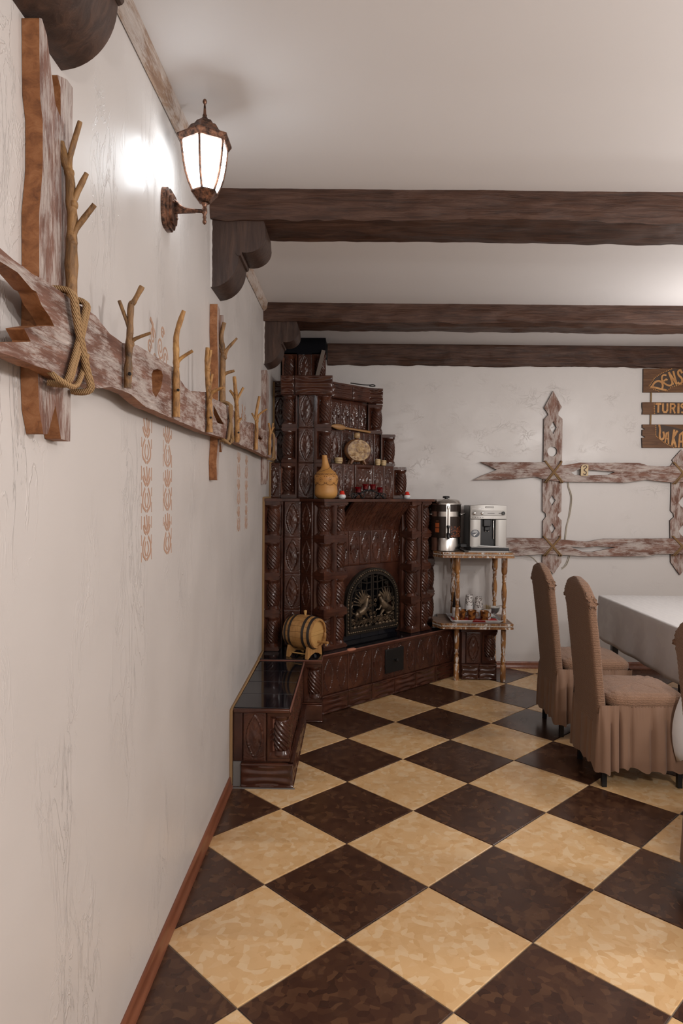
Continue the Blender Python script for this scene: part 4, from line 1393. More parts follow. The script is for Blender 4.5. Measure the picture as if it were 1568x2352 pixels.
lash_back(1.728, 1.727, 0.068, 0.086); lash_back(1.728, 1.08, 0.068, 0.078)
lash_back(2.852, 1.725, 0.072, 0.084); lash_back(2.858, 1.09, 0.072, 0.076)
tg = MB()
tg.prism([(1.970, 1.695), (2.026, 1.695), (2.030, 1.70), (2.030, 1.785), (2.024, 1.792), (1.982, 1.792), (1.968, 1.775), (1.966, 1.70)], None, fb, 0.045, 0.056)
tgo = tg.build('carved_tag', 'pale_wood', fence, bevel=0.002)
MB().stroke([p[:2] for p in smooth_pts([(1.985, 1.770, 0), (2.004, 1.782, 0), (2.015, 1.768, 0), (1.992, 1.745, 0), (2.012, 1.728, 0), (2.006, 1.706, 0), (1.985, 1.712, 0)], 5)], 0.008, fb, 0.055, 0.0575).build('burnt_swirl', 'burnt', tgo, smooth=0)

# cable strung behind the fence boards
cb = MB()
for pts in ([(1.877, 1.66), (1.882, 1.60), (1.91, 1.501), (1.894, 1.353), (1.871, 1.254), (1.858, 1.12)], [(1.868, 1.66), (1.874, 1.60), (1.90, 1.50), (1.884, 1.34), (1.864, 1.25), (1.850, 1.12)], [(1.905, 1.02), (1.9, 0.989), (1.877, 0.921), (1.845, 0.885), (1.83, 0.878)], [(1.893, 1.02), (1.888, 0.989), (1.868, 0.93), (1.845, 0.897), (1.83, 0.89)], [(1.46, 1.02), (1.49, 1.0), (1.567, 0.98), (1.623, 0.925), (1.64, 0.905)]):
    cb.tube(smooth_pts([bw(u_, z_, 0.006) for u_, z_ in pts], 6), 0.0038, 6)
tag(cb.build('cable', 'cable', smooth=60), 'thin beige cable looping down the wall behind the fence boards', 'cable')

# ------------------------------------------------------------------ carved hanging sign
sign = thing('carved_sign', 'carved brown wooden sign of three boards hung on cords beside the fence boards', 'sign', bw(2.5, 1.94))
fs_ = fb
B1 = [(2.507, 2.424), (2.925, 2.427), (2.923, 2.634), (2.505, 2.63)]
B2 = [(2.503, 2.234), (2.905, 2.236), (2.903, 2.341), (2.501, 2.338), (2.501, 2.30), (2.507, 2.27)]
B3 = [(2.51, 1.944), (2.925, 1.947), (2.923, 2.148), (2.506, 2.147), (2.507, 2.118), (2.53, 2.106), (2.506, 2.102), (2.506, 2.052), (2.535, 2.036), (2.504, 2.03)]
b1o = plank('board', B1, None, fs_, 0.004, 0.024, ['sign', 'corbel'], sign, 21.0, 0.001)
b2o = plank('board', B2, None, fs_, 0.004, 0.024, ['sign', 'corbel'], sign, 22.0, 0.002)
b3o = plank('board', B3, None, fs_, 0.004, 0.024, ['sign', 'corbel'], sign, 23.0, 0.001)
for zz in ((2.338, 2.425), (2.146, 2.236)):
    MB().tube([bw(2.581, zz[0] - 0.004, 0.014), bw(2.581, zz[1] + 0.004, 0.014)], 0.0065, 8).build('cord', 'rope', sign)
# dark carved grounds
MB().prism([(2.556, 2.472), (2.606, 2.545), (2.66, 2.584), (2.748, 2.626), (2.92, 2.631), (2.92, 2.50), (2.855, 2.498), (2.80, 2.488), (2.747, 2.473), (2.705, 2.437), (2.65, 2.437)], None, fs_, 0.024, 0.0255).build('carved_ground', 'sign_dark', b1o, smooth=0)
MB().prism([(2.606, 2.336), (2.612, 2.238), (2.90, 2.238), (2.90, 2.338)], None, fs_, 0.024, 0.0255).build('carved_ground', 'sign_dark', b2o, smooth=0)
MB().prism([(2.622, 2.144), (2.624, 2.05), (2.70, 1.99), (2.782, 1.95), (2.92, 1.95), (2.92, 2.08), (2.80, 2.12), (2.68, 2.143)], None, fs_, 0.024, 0.0255).build('carved_ground', 'sign_dark', b3o, smooth=0)


def letter(strokes, w, par):
    mb = MB()
    for i_, st in enumerate(strokes):
        mb.stroke(st, w, fs_, 0.024, 0.031 - 0.0006 * i_)
    return mb.build('letter', 'gilt', par, smooth=0)


def sm2(pts, k=4):
    return [p[:2] for p in smooth_pts([(*p, 0) for p in pts], k)]


W_ = 0.019
letter([[(2.566, 2.474), (2.706, 2.442)], sm2([(2.582, 2.476), (2.600, 2.508), (2.630, 2.522), (2.662, 2.512), (2.672, 2.480), (2.664, 2.452)])], 0.017, b1o)
letter([sm2([(2.702, 2.572), (2.672, 2.572), (2.662, 2.545), (2.676, 2.512), (2.712, 2.488), (2.742, 2.486), (2.752, 2.503)]), sm2([(2.682, 2.522), (2.698, 2.538), (2.712, 2.530)])], 0.015, b1o)
letter([[(2.722, 2.600), (2.762, 2.492)], [(2.722, 2.600), (2.794, 2.494)], [(2.760, 2.610), (2.794, 2.494)]], 0.016, b1o)
letter([sm2([(2.838, 2.592), (2.822, 2.618), (2.802, 2.604), (2.808, 2.575), (2.836, 2.545), (2.838, 2.515), (2.818, 2.500), (2.802, 2.514)])], 0.017, b1o)
zt_, zb_ = 2.325, 2.250
letter([[(2.612, zt_), (2.664, zt_)], [(2.638, zt_), (2.637, zb_)]], W_ * 0.9, b2o)
letter([[(2.678, zt_ + 0.006), (2.678, zb_ + 0.02), (2.688, zb_ + 0.004), (2.706, zb_ + 0.004), (2.716, zb_ + 0.02), (2.716, zt_ + 0.006)]], W_ * 0.85, b2o)
letter([[(2.744, zb_ - 0.006), (2.744, zt_), (2.772, zt_), (2.782, 2.308), (2.772, 2.290), (2.748, 2.288)], [(2.764, 2.288), (2.784, zb_ - 0.006)]], W_ * 0.8, b2o)
letter([[(2.812, zt_ + 0.006), (2.812, zb_ - 0.006)]], W_, b2o)
letter([sm2([(2.876, 2.312), (2.862, 2.327), (2.842, 2.322), (2.838, 2.304), (2.862, 2.285), (2.874, 2.268), (2.860, 2.250), (2.838, 2.256)])], W_ * 0.8, b2o)
letter([sm2([(2.648, 2.145), (2.656, 2.10), (2.654, 2.05), (2.662, 2.022), (2.680, 2.020), (2.692, 2.045), (2.684, 2.085)])], 0.017, b3o)
letter([[(2.702, 1.990), (2.712, 2.070), (2.728, 2.078), (2.732, 1.978)], [(2.704, 2.028), (2.730, 2.022)]], 0.013, b3o)
letter([[(2.780, 2.104), (2.764, 1.964)], [(2.808, 2.095), (2.772, 2.035), (2.798, 1.950)]], 0.019, b3o)
letter([[(2.822, 1.948), (2.830, 2.06), (2.852, 2.078), (2.862, 1.950)], [(2.824, 2.0), (2.858, 2.0)]], 0.017, b3o)
# beaded outlines
for par, pts in ((b1o, [(2.552, 2.474), (2.603, 2.551), (2.655, 2.588), (2.755, 2.632)]), (b1o, [(2.557, 2.464), (2.648, 2.434)]), (b1o, [(2.707, 2.433), (2.747, 2.472), (2.80, 2.488), (2.86, 2.498), (2.92, 2.498)]), (b3o, [(2.62, 2.144), (2.622, 2.049), (2.696, 1.989), (2.785, 1.947)]), (b2o, [(2.602, 2.337), (2.608, 2.235)])):
    mb = MB()
    for p, q in zip(pts, pts[1:]):
        n = max(1, int(math.dist(p, q) / 0.014))
        for k in range(n):
            t = (k + 0.5) / n
            mb.ell(bw(p[0] + (q[0] - p[0]) * t, p[1] + (q[1] - p[1]) * t, 0.026), (0.0055, 0.004, 0.0055), 8, 5)
    mb.build('bead_line', 'gilt', par)

# ------------------------------------------------------------------ things standing on the stove
# keg
BAX = Vector((0.87, -0.49, 0)).normalized()
brot = math.atan2(BAX.y, BAX.x)
BZ = 0.5835
keg = thing('wine_keg', 'small oak keg with dark iron hoops and wooden tap on the stove hearth', 'keg', (-0.325, 4.575, 0.421), rotz=brot)
KM = Matrix.Translation((-0.325, 4.575, BZ)) @ Matrix.Rotation(brot, 4, 'Z') @ Matrix.Rotation(R(90), 4, 'Y')   # local z along the axis
KH = 0.112


def kr(t):
    return 0.098 + 0.016 * (1 - (t / KH) ** 2)


NST = 18
for k in range(NST):
    mb = MB(); rings = []
    for i in range(9):
        t = -KH + 2 * KH * i / 8
        r_ = kr(t); g_ = 0.012
        a1, a2 = 2 * math.pi * k / NST + 0.008, 2 * math.pi * (k + 1) / NST - 0.008
        am_ = (a1 + a2) / 2
        rings.append([(math.cos(q) * rr, math.sin(q) * rr, t) for q, rr in ((a1, r_ - g_), (a1, r_), (am_, r_ + 0.0012), (a2, r_), (a2, r_ - g_))])
    mb.loft(rings).build('stave', 'oak', keg, smooth=30, M=KM)
for s in (-1, 1):
    MB().lathe([(0.0, s * (KH - 0.018)), (0.089, s * (KH - 0.018)), (0.089, s * (KH - 0.028)), (0.0, s * (KH - 0.028))], 36).build('head', 'oak_pale', keg, M=KM)
for t in (-0.094, -0.056, 0.052, 0.092):
    MB().lathe([(kr(t - 0.0085) + 0.0005, t - 0.0085), (kr(t - 0.0085) + 0.003, t - 0.0085), (kr(t + 0.0085) + 0.003, t + 0.0085), (kr(t + 0.0085) + 0.0005, t + 0.0085)], 40, caps=False).build('hoop', 'hoop', keg, smooth=50, M=KM)
MB().lathe([(0.007, 0.11), (0.0085, 0.125), (0.011, 0.138), (0.0105, 0.145), (0.004, 0.148)], 14).build('bung', 'oak_pale', keg, M=Matrix.Translation((-0.32, 4.572, BZ)))
MB().box(-0.011, 0.011, -0.085, 0.085, KH - 0.0185, KH - 0.012).build('head_bar', 'oak_pale', keg, M=KM, bevel=0.002)
tp = MB()
tz = 0.06
tp.tube([(tz, 0.022, KH - 0.02), (tz, 0.022, KH + 0.022), (tz, 0.022, KH + 0.03), (tz, 0.022, KH + 0.062)], [0.008, 0.0095, 0.0085, 0.0095], 10)
tp.tube([(tz - 0.012, 0.022, KH + 0.038), (tz - 0.028, 0.022, KH + 0.038), (tz - 0.034, 0.022, KH + 0.038), (tz - 0.062, 0.022, KH + 0.038), (tz - 0.068, 0.022, KH + 0.038)], [0.005, 0.006, 0.0095, 0.009, 0.005], 10)
tp.tube([(tz + 0.006, 0.022, KH + 0.045), (tz + 0.022, 0.022, KH + 0.045)], [0.005, 0.006], 8)
tp.build('tap', 'oak', keg, M=KM, smooth=50)
for s in (-0.075, 0.075):
    mb = MB()
    out = [(-0.092, -0.162), (-0.078, -0.162), (-0.045, -0.142), (0, -0.132), (0.045, -0.142), (0.078, -0.162), (0.092, -0.162), (0.088, -0.125), (0.075, -0.082)]
    out += [((kr(s) + 0.003) * math.sin(R(38 - 76 * k / 8)), -(kr(s) + 0.003) * math.cos(R(38 - 76 * k / 8))) for k in range(9)]
    out += [(-0.075, -0.082), (-0.088, -0.125)]
    mb.prism(out, None, lambda a_, b_, d: (-b_, a_, d), s - 0.010, s + 0.010)
    mb.build('saddle', 'oak', keg, M=KM, bevel=0.002)
MB().tube([(0.137, 0.055, -0.075), (0.137, 0.055, 0.075)], 0.005, 8).tube([(0.137, -0.055, -0.075), (0.137, -0.055, 0.075)], 0.005, 8).build('stretcher', 'oak_pale', keg, M=KM)

# gourd
gx, gy, gz = -0.198, 4.852, 1.4836
gd = thing('gourd_bottle', 'tall orange bottle gourd with burnt flower border standing on the mantel', 'gourd', (gx, gy, gz))
GP = [(0.03, 0.0), (0.055, 0.002), (0.077, 0.022), (0.083, 0.05), (0.080, 0.078), (0.0775, 0.092), (0.083, 0.115), (0.0865, 0.14), (0.082, 0.165), (0.068, 0.188), (0.048, 0.205), (0.034, 0.222), (0.026, 0.245), (0.022, 0.27), (0.0185, 0.30), (0.018, 0.310), (0.012, 0.311)]
GPs = [(p[0], p[1]) for p in smooth_pts([(a_, b_, 0) for a_, b_ in GP], 3)]
mb = MB()
mb.loft([[(r_ * math.cos(2 * math.pi * j / 32) - 0.012 * max(0, z_ - 0.2) / 0.1, r_ * math.sin(2 * math.pi * j / 32), z_) for j in range(32)] for r_, z_ in GPs])
gob = mb.build('gourd_body', 'gourd', gd, smooth=60, M=Matrix.Translation((gx, gy, gz)))


def gr(z):
    for (r0, z0), (r1, z1) in zip(GPs, GPs[1:]):
        if z0 <= z <= z1 and z1 > z0:
            return r0 + (r1 - r0) * (z - z0) / (z1 - z0)
    return 0.02


mb = MB()


def gp(a_, z_, o=0.0006):
    r_ = gr(z_) + o
    return (r_ * math.cos(a_) - 0.012 * max(0, z_ - 0.2) / 0.1, r_ * math.sin(a_), z_)


mb.tube([gp(2 * math.pi * k / 96, 0.112 - 0.014 * abs(math.sin(k * math.pi / 12))) for k in range(97)], 0.0016, 5)
mb.tube([gp(2 * math.pi * k / 96, 0.171 + 0.003 * math.sin(k * math.pi / 3)) for k in range(97)], 0.0012, 5)
mb.tube([gp(2 * math.pi * k / 96, 0.178 + 0.003 * math.cos(k * math.pi / 3)) for k in range(97)], 0.0012, 5)
for k in range(8):
    a_ = 2 * math.pi * (k + 0.5) / 8
    for q in range(7):
        t = 2 * math.pi * q / 7
        mb.ell(gp(a_ + 0.13 * math.cos(t), 0.137 + 0.0115 * math.sin(t)), 0.0022, 6, 4)
    mb.ell(gp(a_, 0.137), 0.0035, 6, 4)
    for q in (-0.3, 0.3):
        mb.ell(gp(a_ + q, 0.117), 0.0026, 6, 4); mb.ell(gp(a_ + q, 0.158), 0.0026, 6, 4)
mb.tube([gp(-2.4 + 0.12 * k, 0.19 + 0.0022 * k) for k in range(24)], 0.0012, 5)
mb.build('burnt_border', 'burnt', gob, M=Matrix.Translation((gx, gy, gz)))

# two white china shakers with red caps
for (x_, y_, lab) in ((-0.085, 4.98, 'round white china pot with red cap beside the gourd on the mantel'), (0.437, 5.555, 'round white china pot with red cap at the far end of the mantel')):
    s = thing('china_pot', lab, 'pot', (x_, y_, 1.4836), group='red-capped china pots on the mantel')
    MB().lathe([(0.012, 0), (0.022, 0.002), (0.0285, 0.013), (0.0285, 0.022), (0.022, 0.033), (0.015, 0.036)], 22, (x_, y_, 1.4836)).build('pot_body', 'white_china', s, smooth=60)
    MB().lathe([(0.0225, 0.031), (0.0235, 0.035), (0.018, 0.040), (0.0165, 0.052), (0.012, 0.058), (0.003, 0.060)], 22, (x_, y_, 1.4836)).build('cap', 'red_glaze', s, smooth=50)

# wrought-iron stand for four candles
ch = thing('candle_holder', 'arched black iron candle holder with four red candle glasses on the mantel', 'candle holder', (0.12, 5.20, 1.4836))
CM = TR((0.118, 5.195, 1.4836), R(38))
st = MB()
apts = [(-0.15 + 0.30 * k / 20, 0, 0.012 + 0.052 * math.sin(math.pi * k / 20)) for k in range(21)]
st.tube([(x_, y_, z_ + 0.0) for x_, y_, z_ in apts], 0.005, 8)
for s in (-1, 1):
    st.tube([(s * (0.15 + 0.024 * math.sin(t) * (1 - t / 9)), 0, 0.026 - 0.022 * math.cos(t) * (1 - t / 9)) for t in [k * 0.42 for k in range(16)]], 0.0042, 7)
    st.tube([(s * (0.075 + 0.02 * math.cos(t)), -0.012, 0.026 + 0.021 * math.sin(t)) for t in [k * 0.4 for k in range(17)]], 0.0038, 7)
    st.tube([(s * 0.10, 0.05, 0.004), (s * 0.10, 0, 0.042), (s * 0.10, -0.05, 0.004)], 0.0042, 7)
st.build('stand', 'black_iron', ch, M=CM, smooth=60)
for x_, z_ in ((-0.108, 0.042), (-0.036, 0.066), (0.036, 0.066), (0.108, 0.042)):
    M_ = CM @ Matrix.Translation((x_, 0, z_))
    cu = MB().lathe([(0.018, 0), (0.021, 0.003), (0.022, 0.006)], 18).build('cup_ring', 'black_iron', ch, M=M_)
    MB().lathe([(0.0165, 0.005), (0.0175, 0.03), (0.016, 0.034), (0.002, 0.035)], 18).build('candle', 'red_wax', cu, M=M_)
    MB().lathe([(0.0195, 0.005), (0.021, 0.03), (0.027, 0.047), (0.0255, 0.047), (0.0195, 0.031), (0.018, 0.007)], 18, caps=False).build('glass', 'red_glass', cu, M=M_, smooth=60)

# carved clay flask
fx0, fy0, fz0 = 0.022, 5.303, 1.751
fl_ = thing('carved_flask', 'oval clay canteen with carved figures on four short feet on the stove ledge', 'flask', (fx0, fy0, fz0))
FMx = TR((fx0, fy0, fz0), R(28))
mb = MB()
rr = []
for i in range(13):
    t = -1 + 2 * i / 12
    q = (1 - abs(t) ** 3.2) ** (1 / 2.4) if abs(t) < 1 else 0.0
    q = max(q, 0.74 if abs(t) < 1 else 0.72)
    rr.append([(0.112 * q * math.cos(2 * math.pi * j / 36), 0.034 * t, 0.108 + 0.090 * q * math.sin(2 * math.pi * j / 36)) for j in range(36)])
mb.loft(rr)
mb.build('flask_body', 'clay_brown', fl_, M=FMx, smooth=60)
vs, fs = [], []
NR, NA = 26, 80
for i in range(NR + 1):
    q = 0.9 * i / NR
    for j in range(NA):
        a_ = 2 * math.pi * j / NA
        X_, Z_ = 0.112 * q * math.cos(a_), 0.09 * q * math.sin(a_)
        rel = 0.0085 * abs(noise.noise((X_ * 42, Z_ * 42, 2.0))) ** 0.7 + 0.005 * abs(noise.noise((X_ * 95, Z_ * 95, 7.0))) - 0.004
        if q > 0.84:
            rel = 0
        vs.append((X_, -0.0375 - (0.004 * (1 - q * q) if q < 0.9 else 0) - rel, 0.108 + Z_))
for i in range(NR):
    for j in range(NA):
        k = (j + 1) % NA
        fs.append((i * NA + j, i * NA + k, (i + 1) * NA + k, (i + 1) * NA + j))
MB().add(vs, fs).build('carved_face', 'clay', fl_, M=FMx, smooth=60)
for sx in (-1, 1):
    for sy in (-1, 1):
        MB().tube([(sx * 0.045, sy * 0.016, 0.035), (sx * 0.058, sy * 0.02, 0.012), (sx * 0.066, sy * 0.022, 0.001)], [0.016, 0.011, 0.010], 8).build('foot', 'clay_brown', fl_, M=FMx, smooth=60)
MB().lathe([(0.017, 0.192), (0.014, 0.205), (0.016, 0.206)], 16).build('neck', 'clay_brown', fl_, M=FMx)
MB().lathe([(0.02, 0.204), (0.0245, 0.212), (0.026, 0.225), (0.024, 0.24), (0.02, 0.245), (0.004, 0.246)], 18).build('stopper', 'clay', fl_, M=FMx, smooth=50)
# three little hooped cups
for (x_, y_, r_, h_, lab) in ((-0.118, 5.165, 0.033, 0.044, 'wide little barrel-shaped cup left of the carved flask'), (0.19, 5.435, 0.023, 0.048, 'pale little barrel-shaped cup just right of the carved flask'), (0.238, 5.475, 0.023, 0.042, 'darker little barrel-shaped cup beside the column, right of the carved flask')):
    s = thing('barrel_cup', lab, 'cup', (x_, y_, 1.751), group='little cups on the stove ledge')
    MB().lathe([(r_ * 0.82, 0), (r_ * 0.95, h_ * 0.3), (r_, h_ * 0.6), (r_ * 0.96, h_), (r_ * 0.82, h_), (r_ * 0.8, h_ * 0.4), (0, h_ * 0.38)], 22, (x_, y_, 1.751)).build('cup_body', 'pale_wood', s, smooth=50)
    for t in (0.28, 0.68):
        MB().lathe([(r_ * 0.96, h_ * t), (r_ * 1.05, h_ * t), (r_ * 1.06, h_ * (t + 0.1)), (r_ * 0.97, h_ * (t + 0.1))], 22, (x_, y_, 1.751), caps=False).build('hoop', 'clay', s)
# wooden spoon lying along the upper ledge
mb = MB()
P0, P1_ = Vector((-0.180, 5.225, 2.044)), Vector((0.146, 5.556, 2.023))
pts, rad = [], []
for k in range(25):
    t = k / 24
    pts.append(tuple(P0.lerp(P1_, t)))
    rad.append(0.003 + 0.021 * math.sin(min(1, t / 0.36) * math.pi) ** 0.8 if t < 0.30 else 0.0085 + 0.001 * math.sin(t * 9))
mb.tube(smooth_pts(pts, 2), [rad[min(24, i // 2)] for i in range(49)], 10, flat=0.75)
tag(mb.build('wooden_spoon', 'spoon', smooth=60), 'long wooden spoon lying along the ledge above the carved flask', 'spoon')
# poker on top of the cornice
mb = MB()
pp = [(-0.03, 5.31, 2.384), (0.06, 5.40, 2.386), (0.115, 5.43, 2.388), (0.145, 5.445, 2.394), (0.163, 5.45, 2.386), (0.15, 5.445, 2.376 + 0.004), (0.118, 5.43, 2.381)]
mb.tube(smooth_pts(pp, 6), 0.0045, 8)
tag(mb.build('poker', 'black_iron', smooth=60), 'thin black iron poker with looped handle on top of the stove', 'poker')
# slat leaning against the chimney
mb = MB()
mb.box(-0.016, 0.016, -0.004, 0.004, 0, 0.345)
o = mb.build('wood_slat', 'grey_wood', M=Matrix.Translation((-0.338, 5.655, 2.379)) @ Matrix.Rotation(R(13), 4, 'Y') @ Matrix.Rotation(R(-4), 4, 'X'), bevel=0.001)
tag(o, 'weathered grey slat leaning against the stove chimney', 'slat')

# ------------------------------------------------------------------ two-tier side stand
stand = thing('side_stand', 'two-tier honey wood stand with turned whitewash-brushed legs beside the stove', 'stand', (1.0, 5.7, 0))


def shelf_board(zt, par):
    th = 0.036
    poly = [(0.722, 5.462), (1.284, 5.456), (1.284, 5.915), (0.728, 5.915), (0.728, 5.785), (0.672, 5.765), (0.664, 5.572)]
    o = MB().prism(poly, None, fnz, zt - th + 0.006, zt).build('shelf', ['shelf_top'], par, smooth=0, bevel=0.002)
    # edge moulding with a twisted rope bead
    fr = [(0.664, 5.572), (0.722, 5.462), (1.284, 5.456), (1.284, 5.9)]
    mo = MB(); rope_ = MB()
    for p, q in zip(fr, fr[1:]):
        a_, b_ = Vector((*p, 0)), Vector((*q, 0))
        t = (b_ - a_).normalized(); n_ = Vector((t.y, -t.x, 0))
        for (o0, o1, z0, z1) in ((-0.002, 0.010, zt - 0.010, zt + 0.002), (-0.002, 0.006, zt - 0.03, zt - 0.010), (-0.002, 0.011, zt - 0.042, zt - 0.028)):
            c = [a_ + n_ * o0, a_ + n_ * o1, b_ + n_ * o1, b_ + n_ * o0]
            mo.add([(v.x, v.y, z0) for v in c] + [(v.x, v.y, z1) for v in c], [(0, 3, 2, 1), (4, 5, 6, 7), (0, 1, 5, 4), (1, 2, 6, 5), (2, 3, 7, 6), (3, 0, 4, 7)])
        L_ = (b_ - a_).length; n = int(L_ / 0.0125)
        for k in range(n):
            c = a_ + t * (L_ * (k + 0.5) / n) + n_ * 0.007
            d_ = t * 0.0075 + Vector((0, 0, -0.005))
            z_ = zt - 0.019
            rope_.tube([tuple(c + Vector((0, 0, z_)) - d_), tuple(c + Vector((0, 0, z_))), tuple(c + Vector((0, 0, z_)) + d_)], [0.002, 0.0058, 0.002], 6)
    mo.build('edge_moulding', 'honey', o, smooth=20)
    rope_.build('rope_bead', 'rope_bead', o, smooth=60)
    return o


shelf_board(1.057, stand); shelf_board(0.482, stand)
LEGP0 = [(0.020, 0.0), (0.0215, 0.02), (0.0215, 0.13), (0.017, 0.142), (0.0195, 0.155), (0.0205, 0.18), (0.016, 0.21), (0.019, 0.218), (0.019, 0.226), (0.016, 0.232), (0.0185, 0.26), (0.0205, 0.32), (0.0205, 0.44)]
LEGP20 = [(0.0205, 0.482), (0.0205, 0.50), (0.0185, 0.56), (0.0155, 0.60), (0.019, 0.606), (0.019, 0.612), (0.016, 0.618), (0.0205, 0.69), (0.0215, 0.74), (0.017, 0.80), (0.0195, 0.812), (0.017, 0.82), (0.0185, 0.84), (0.0195, 0.86), (0.017, 0.872), (0.021, 0.884), (0.0225, 0.90), (0.0225, 1.016)]
def notch(P):
    return [(max(0.0125, 0.0205 + (r_ - 0.0205) * 1.75), z_) for r_, z_ in P]


LEGP, LEGP2 = notch(LEGP0), notch(LEGP20)
for (x_, y_) in ((0.853, 5.545), (1.231, 5.53), (0.862, 5.85), (1.222, 5.86)):
    low = [(0.0205, 0.4215), (0.0205, 0.44)] if (x_ < 1 and y_ > 5.7) else LEGP     # one back leg stands on the hearth
    MB().lathe(low, 20, (x_, y_, 0)).lathe(LEGP2, 20, (x_, y_, 0)).build('leg', 'honey', stand, smooth=40)

# hot-water urn
ux, uy, uz = 0.768, 5.652, 1.0575
urn = thing('water_urn', 'cylindrical steel hot-water urn with dark printed band and domed lid on the stand', 'urn', (ux, uy, uz))
UM = TR((ux, uy, uz))
MB().lathe([(0.112, 0), (0.118, 0.004), (0.118, 0.108), (0.116, 0.112)], 40).build('base', 'steel', urn, M=UM, smooth=50)
MB().lathe([(0.1205, 0.112), (0.1215, 0.116), (0.1215, 0.285)], 40, caps=False).build('printed_wrap', 'dark_band', urn, M=UM, smooth=50)
MB().lathe([(0.1215, 0.285), (0.1215, 0.325)], 40, caps=False).build('steel_band', 'steel', urn, M=UM, smooth=50)
MB().lathe([(0.1215, 0.325), (0.1215, 0.382)], 40, caps=False).build('upper_wrap', 'dark_band', urn, M=UM, smooth=50)
MB().lathe([(0.1225, 0.380), (0.127, 0.384), (0.127, 0.392), (0.118, 0.402), (0.108, 0.416), (0.085, 0.425), (0.03, 0.430), (0.0, 0.430)], 40).build('lid', 'steel', urn, M=UM, smooth=40)
MB().lathe([(0.012, 0.428), (0.012, 0.434), (0.028, 0.437), (0.030, 0.446), (0.024, 0.452), (0.0, 0.453)], 20).build('lid_knob', 'black_plastic', urn, M=UM, smooth=50)
fa = math.atan2(-uy, -ux) + R(8)      # the tap looks into the room
UF = UM @ Matrix.Rotation(fa, 4, 'Z')
tube_ = MB().box(0.118, 0.130, -0.016, 0.016, 0.112, 0.385).tube([(0.134, 0, 0.13), (0.134, 0, 0.36)], 0.006, 10).lathe([(0.009, 0.345), (0.010, 0.36), (0.006, 0.375)], 12, (0.134, 0, 0))
tube_.build('sight_gauge', 'steel', urn, M=UF, smooth=40)
MB().tube([(0.12, 0, 0.145), (0.15, 0, 0.145), (0.158, 0, 0.13), (0.158, 0, 0.105)], [0.014, 0.013, 0.012, 0.008], 12).tube([(0.148, 0, 0.15), (0.150, 0, 0.185), (0.152, 0, 0.205), (0.152, 0, 0.215)], [0.006, 0.007, 0.012, 0.008], 12).build('tap', 'black_plastic', urn, M=UF, smooth=50)
for s in (-1, 1):
    hm = UM @ Matrix.Rotation(fa + s * R(92), 4, 'Z')
    MB().tube([(0.12, -0.02, 0.30), (0.15, -0.02, 0.305), (0.162, 0, 0.308), (0.15, 0.02, 0.305), (0.12, 0.02, 0.30)], 0.005, 8).build('side_handle', 'steel', urn, M=hm, smooth=60)
# printed glasses and coffee beans on the wrap, as thin curved labels
def wrap_patch(a0_, a1_, z0, z1, mat, nm):
    mb = MB(); n = 8; vs = []; fs = []
    for k in range(n + 1):
        a_ = a0_ + (a1_ - a0_) * k / n
        vs += [(0.1222 * math.cos(a_), 0.1222 * math.sin(a_), z0), (0.1222 * math.cos(a_), 0.1222 * math.sin(a_), z1)]
    for k in range(n):
        fs.append((2 * k, 2 * k + 2, 2 * k + 3, 2 * k + 1))
    mb.add(vs, fs).build(nm, mat, urn, M=UF, smooth=60)


wrap_patch(R(-52), R(-34), 0.155, 0.19, 'amber', 'print_patch'); wrap_patch(R(-52), R(-34), 0.196, 0.232, 'amber', 'print_patch')
wrap_patch(R(-50), R(-36), 0.24, 0.255, 'burnt', 'print_patch')
wrap_patch(R(12), R(66), 0.118, 0.205, 'beans', 'print_patch')
MB().box(-0.11, -0.055, -0.02, 0.02, 0.03, 0.06).build('control_box', 'black_plastic', urn, M=UM @ Matrix.Translation((0.225, -0.03, 0)), bevel=0.004)

# tray and coffee machine
tr = MB()
tr.prism([(0.905, 5.50), (0.93, 5.478), (1.25, 5.478), (1.275, 5.50), (1.275, 5.90), (0.905, 5.90)], None, fnz, 1.0575, 1.062)
for p, q in (((0.93, 5.478), (1.25, 5.478)), ((1.25, 5.478), (1.275, 5.5)), ((1.275, 5.5), (1.275, 5.9)), ((0.905, 5.5), (0.93, 5.478)), ((0.905, 5.9), (0.905, 5.5))):
    tr.tube([(*p, 1.066), (*q, 1.066)], 0.005, 6)
tag(tr.build('metal_tray', 'silver_dark', smooth=30), 'grey metal tray under the coffee machine', 'tray')
mx, my, mz = 1.10, 5.55, 1.0625
cmx = thing('coffee_machine', 'silver and black espresso coffee machine with control panel on the stand', 'coffee machine', (mx, my + 0.15, mz))
CMm = TR((mx, my, mz), R(0))
w2 = 0.148
MB().box(-w2, w2, 0.03, 0.33, 0.022, 0.372).build('housing', 'black_plastic', cmx, M=CMm, bevel=0.008)
MB().box(-w2 - 0.004, w2 + 0.016, -0.035, 0.30, 0.0, 0.030).build('drip_tray', 'black_plastic', cmx, M=CMm, bevel=0.006)
MB().box(-w2 + 0.004, w2 + 0.012, -0.03, 0.05, 0.030, 0.038).build('drip_grid', 'silver_dark', cmx, M=CMm, bevel=0.002)


def bowed(x0, x1, z0, z1, yb, bulge, mat, nm, par, top=0.0):
    mb = MB(); rings = []
    n = 14
    for k in range(n + 1):
        x_ = x0 + (x1 - x0) * k / n
        t = 2 * k / n - 1
        y_ = -bulge * (1 - t * t)
        zt = z1 + top * (1 - t * t)
        rings.append([(x_, yb, z0), (x_, y_, z0), (x_, y_, zt), (x_, yb, zt)])
    mb.loft(rings)
    return mb.build(nm, mat, par, M=CMm, smooth=30, bevel=0.002)


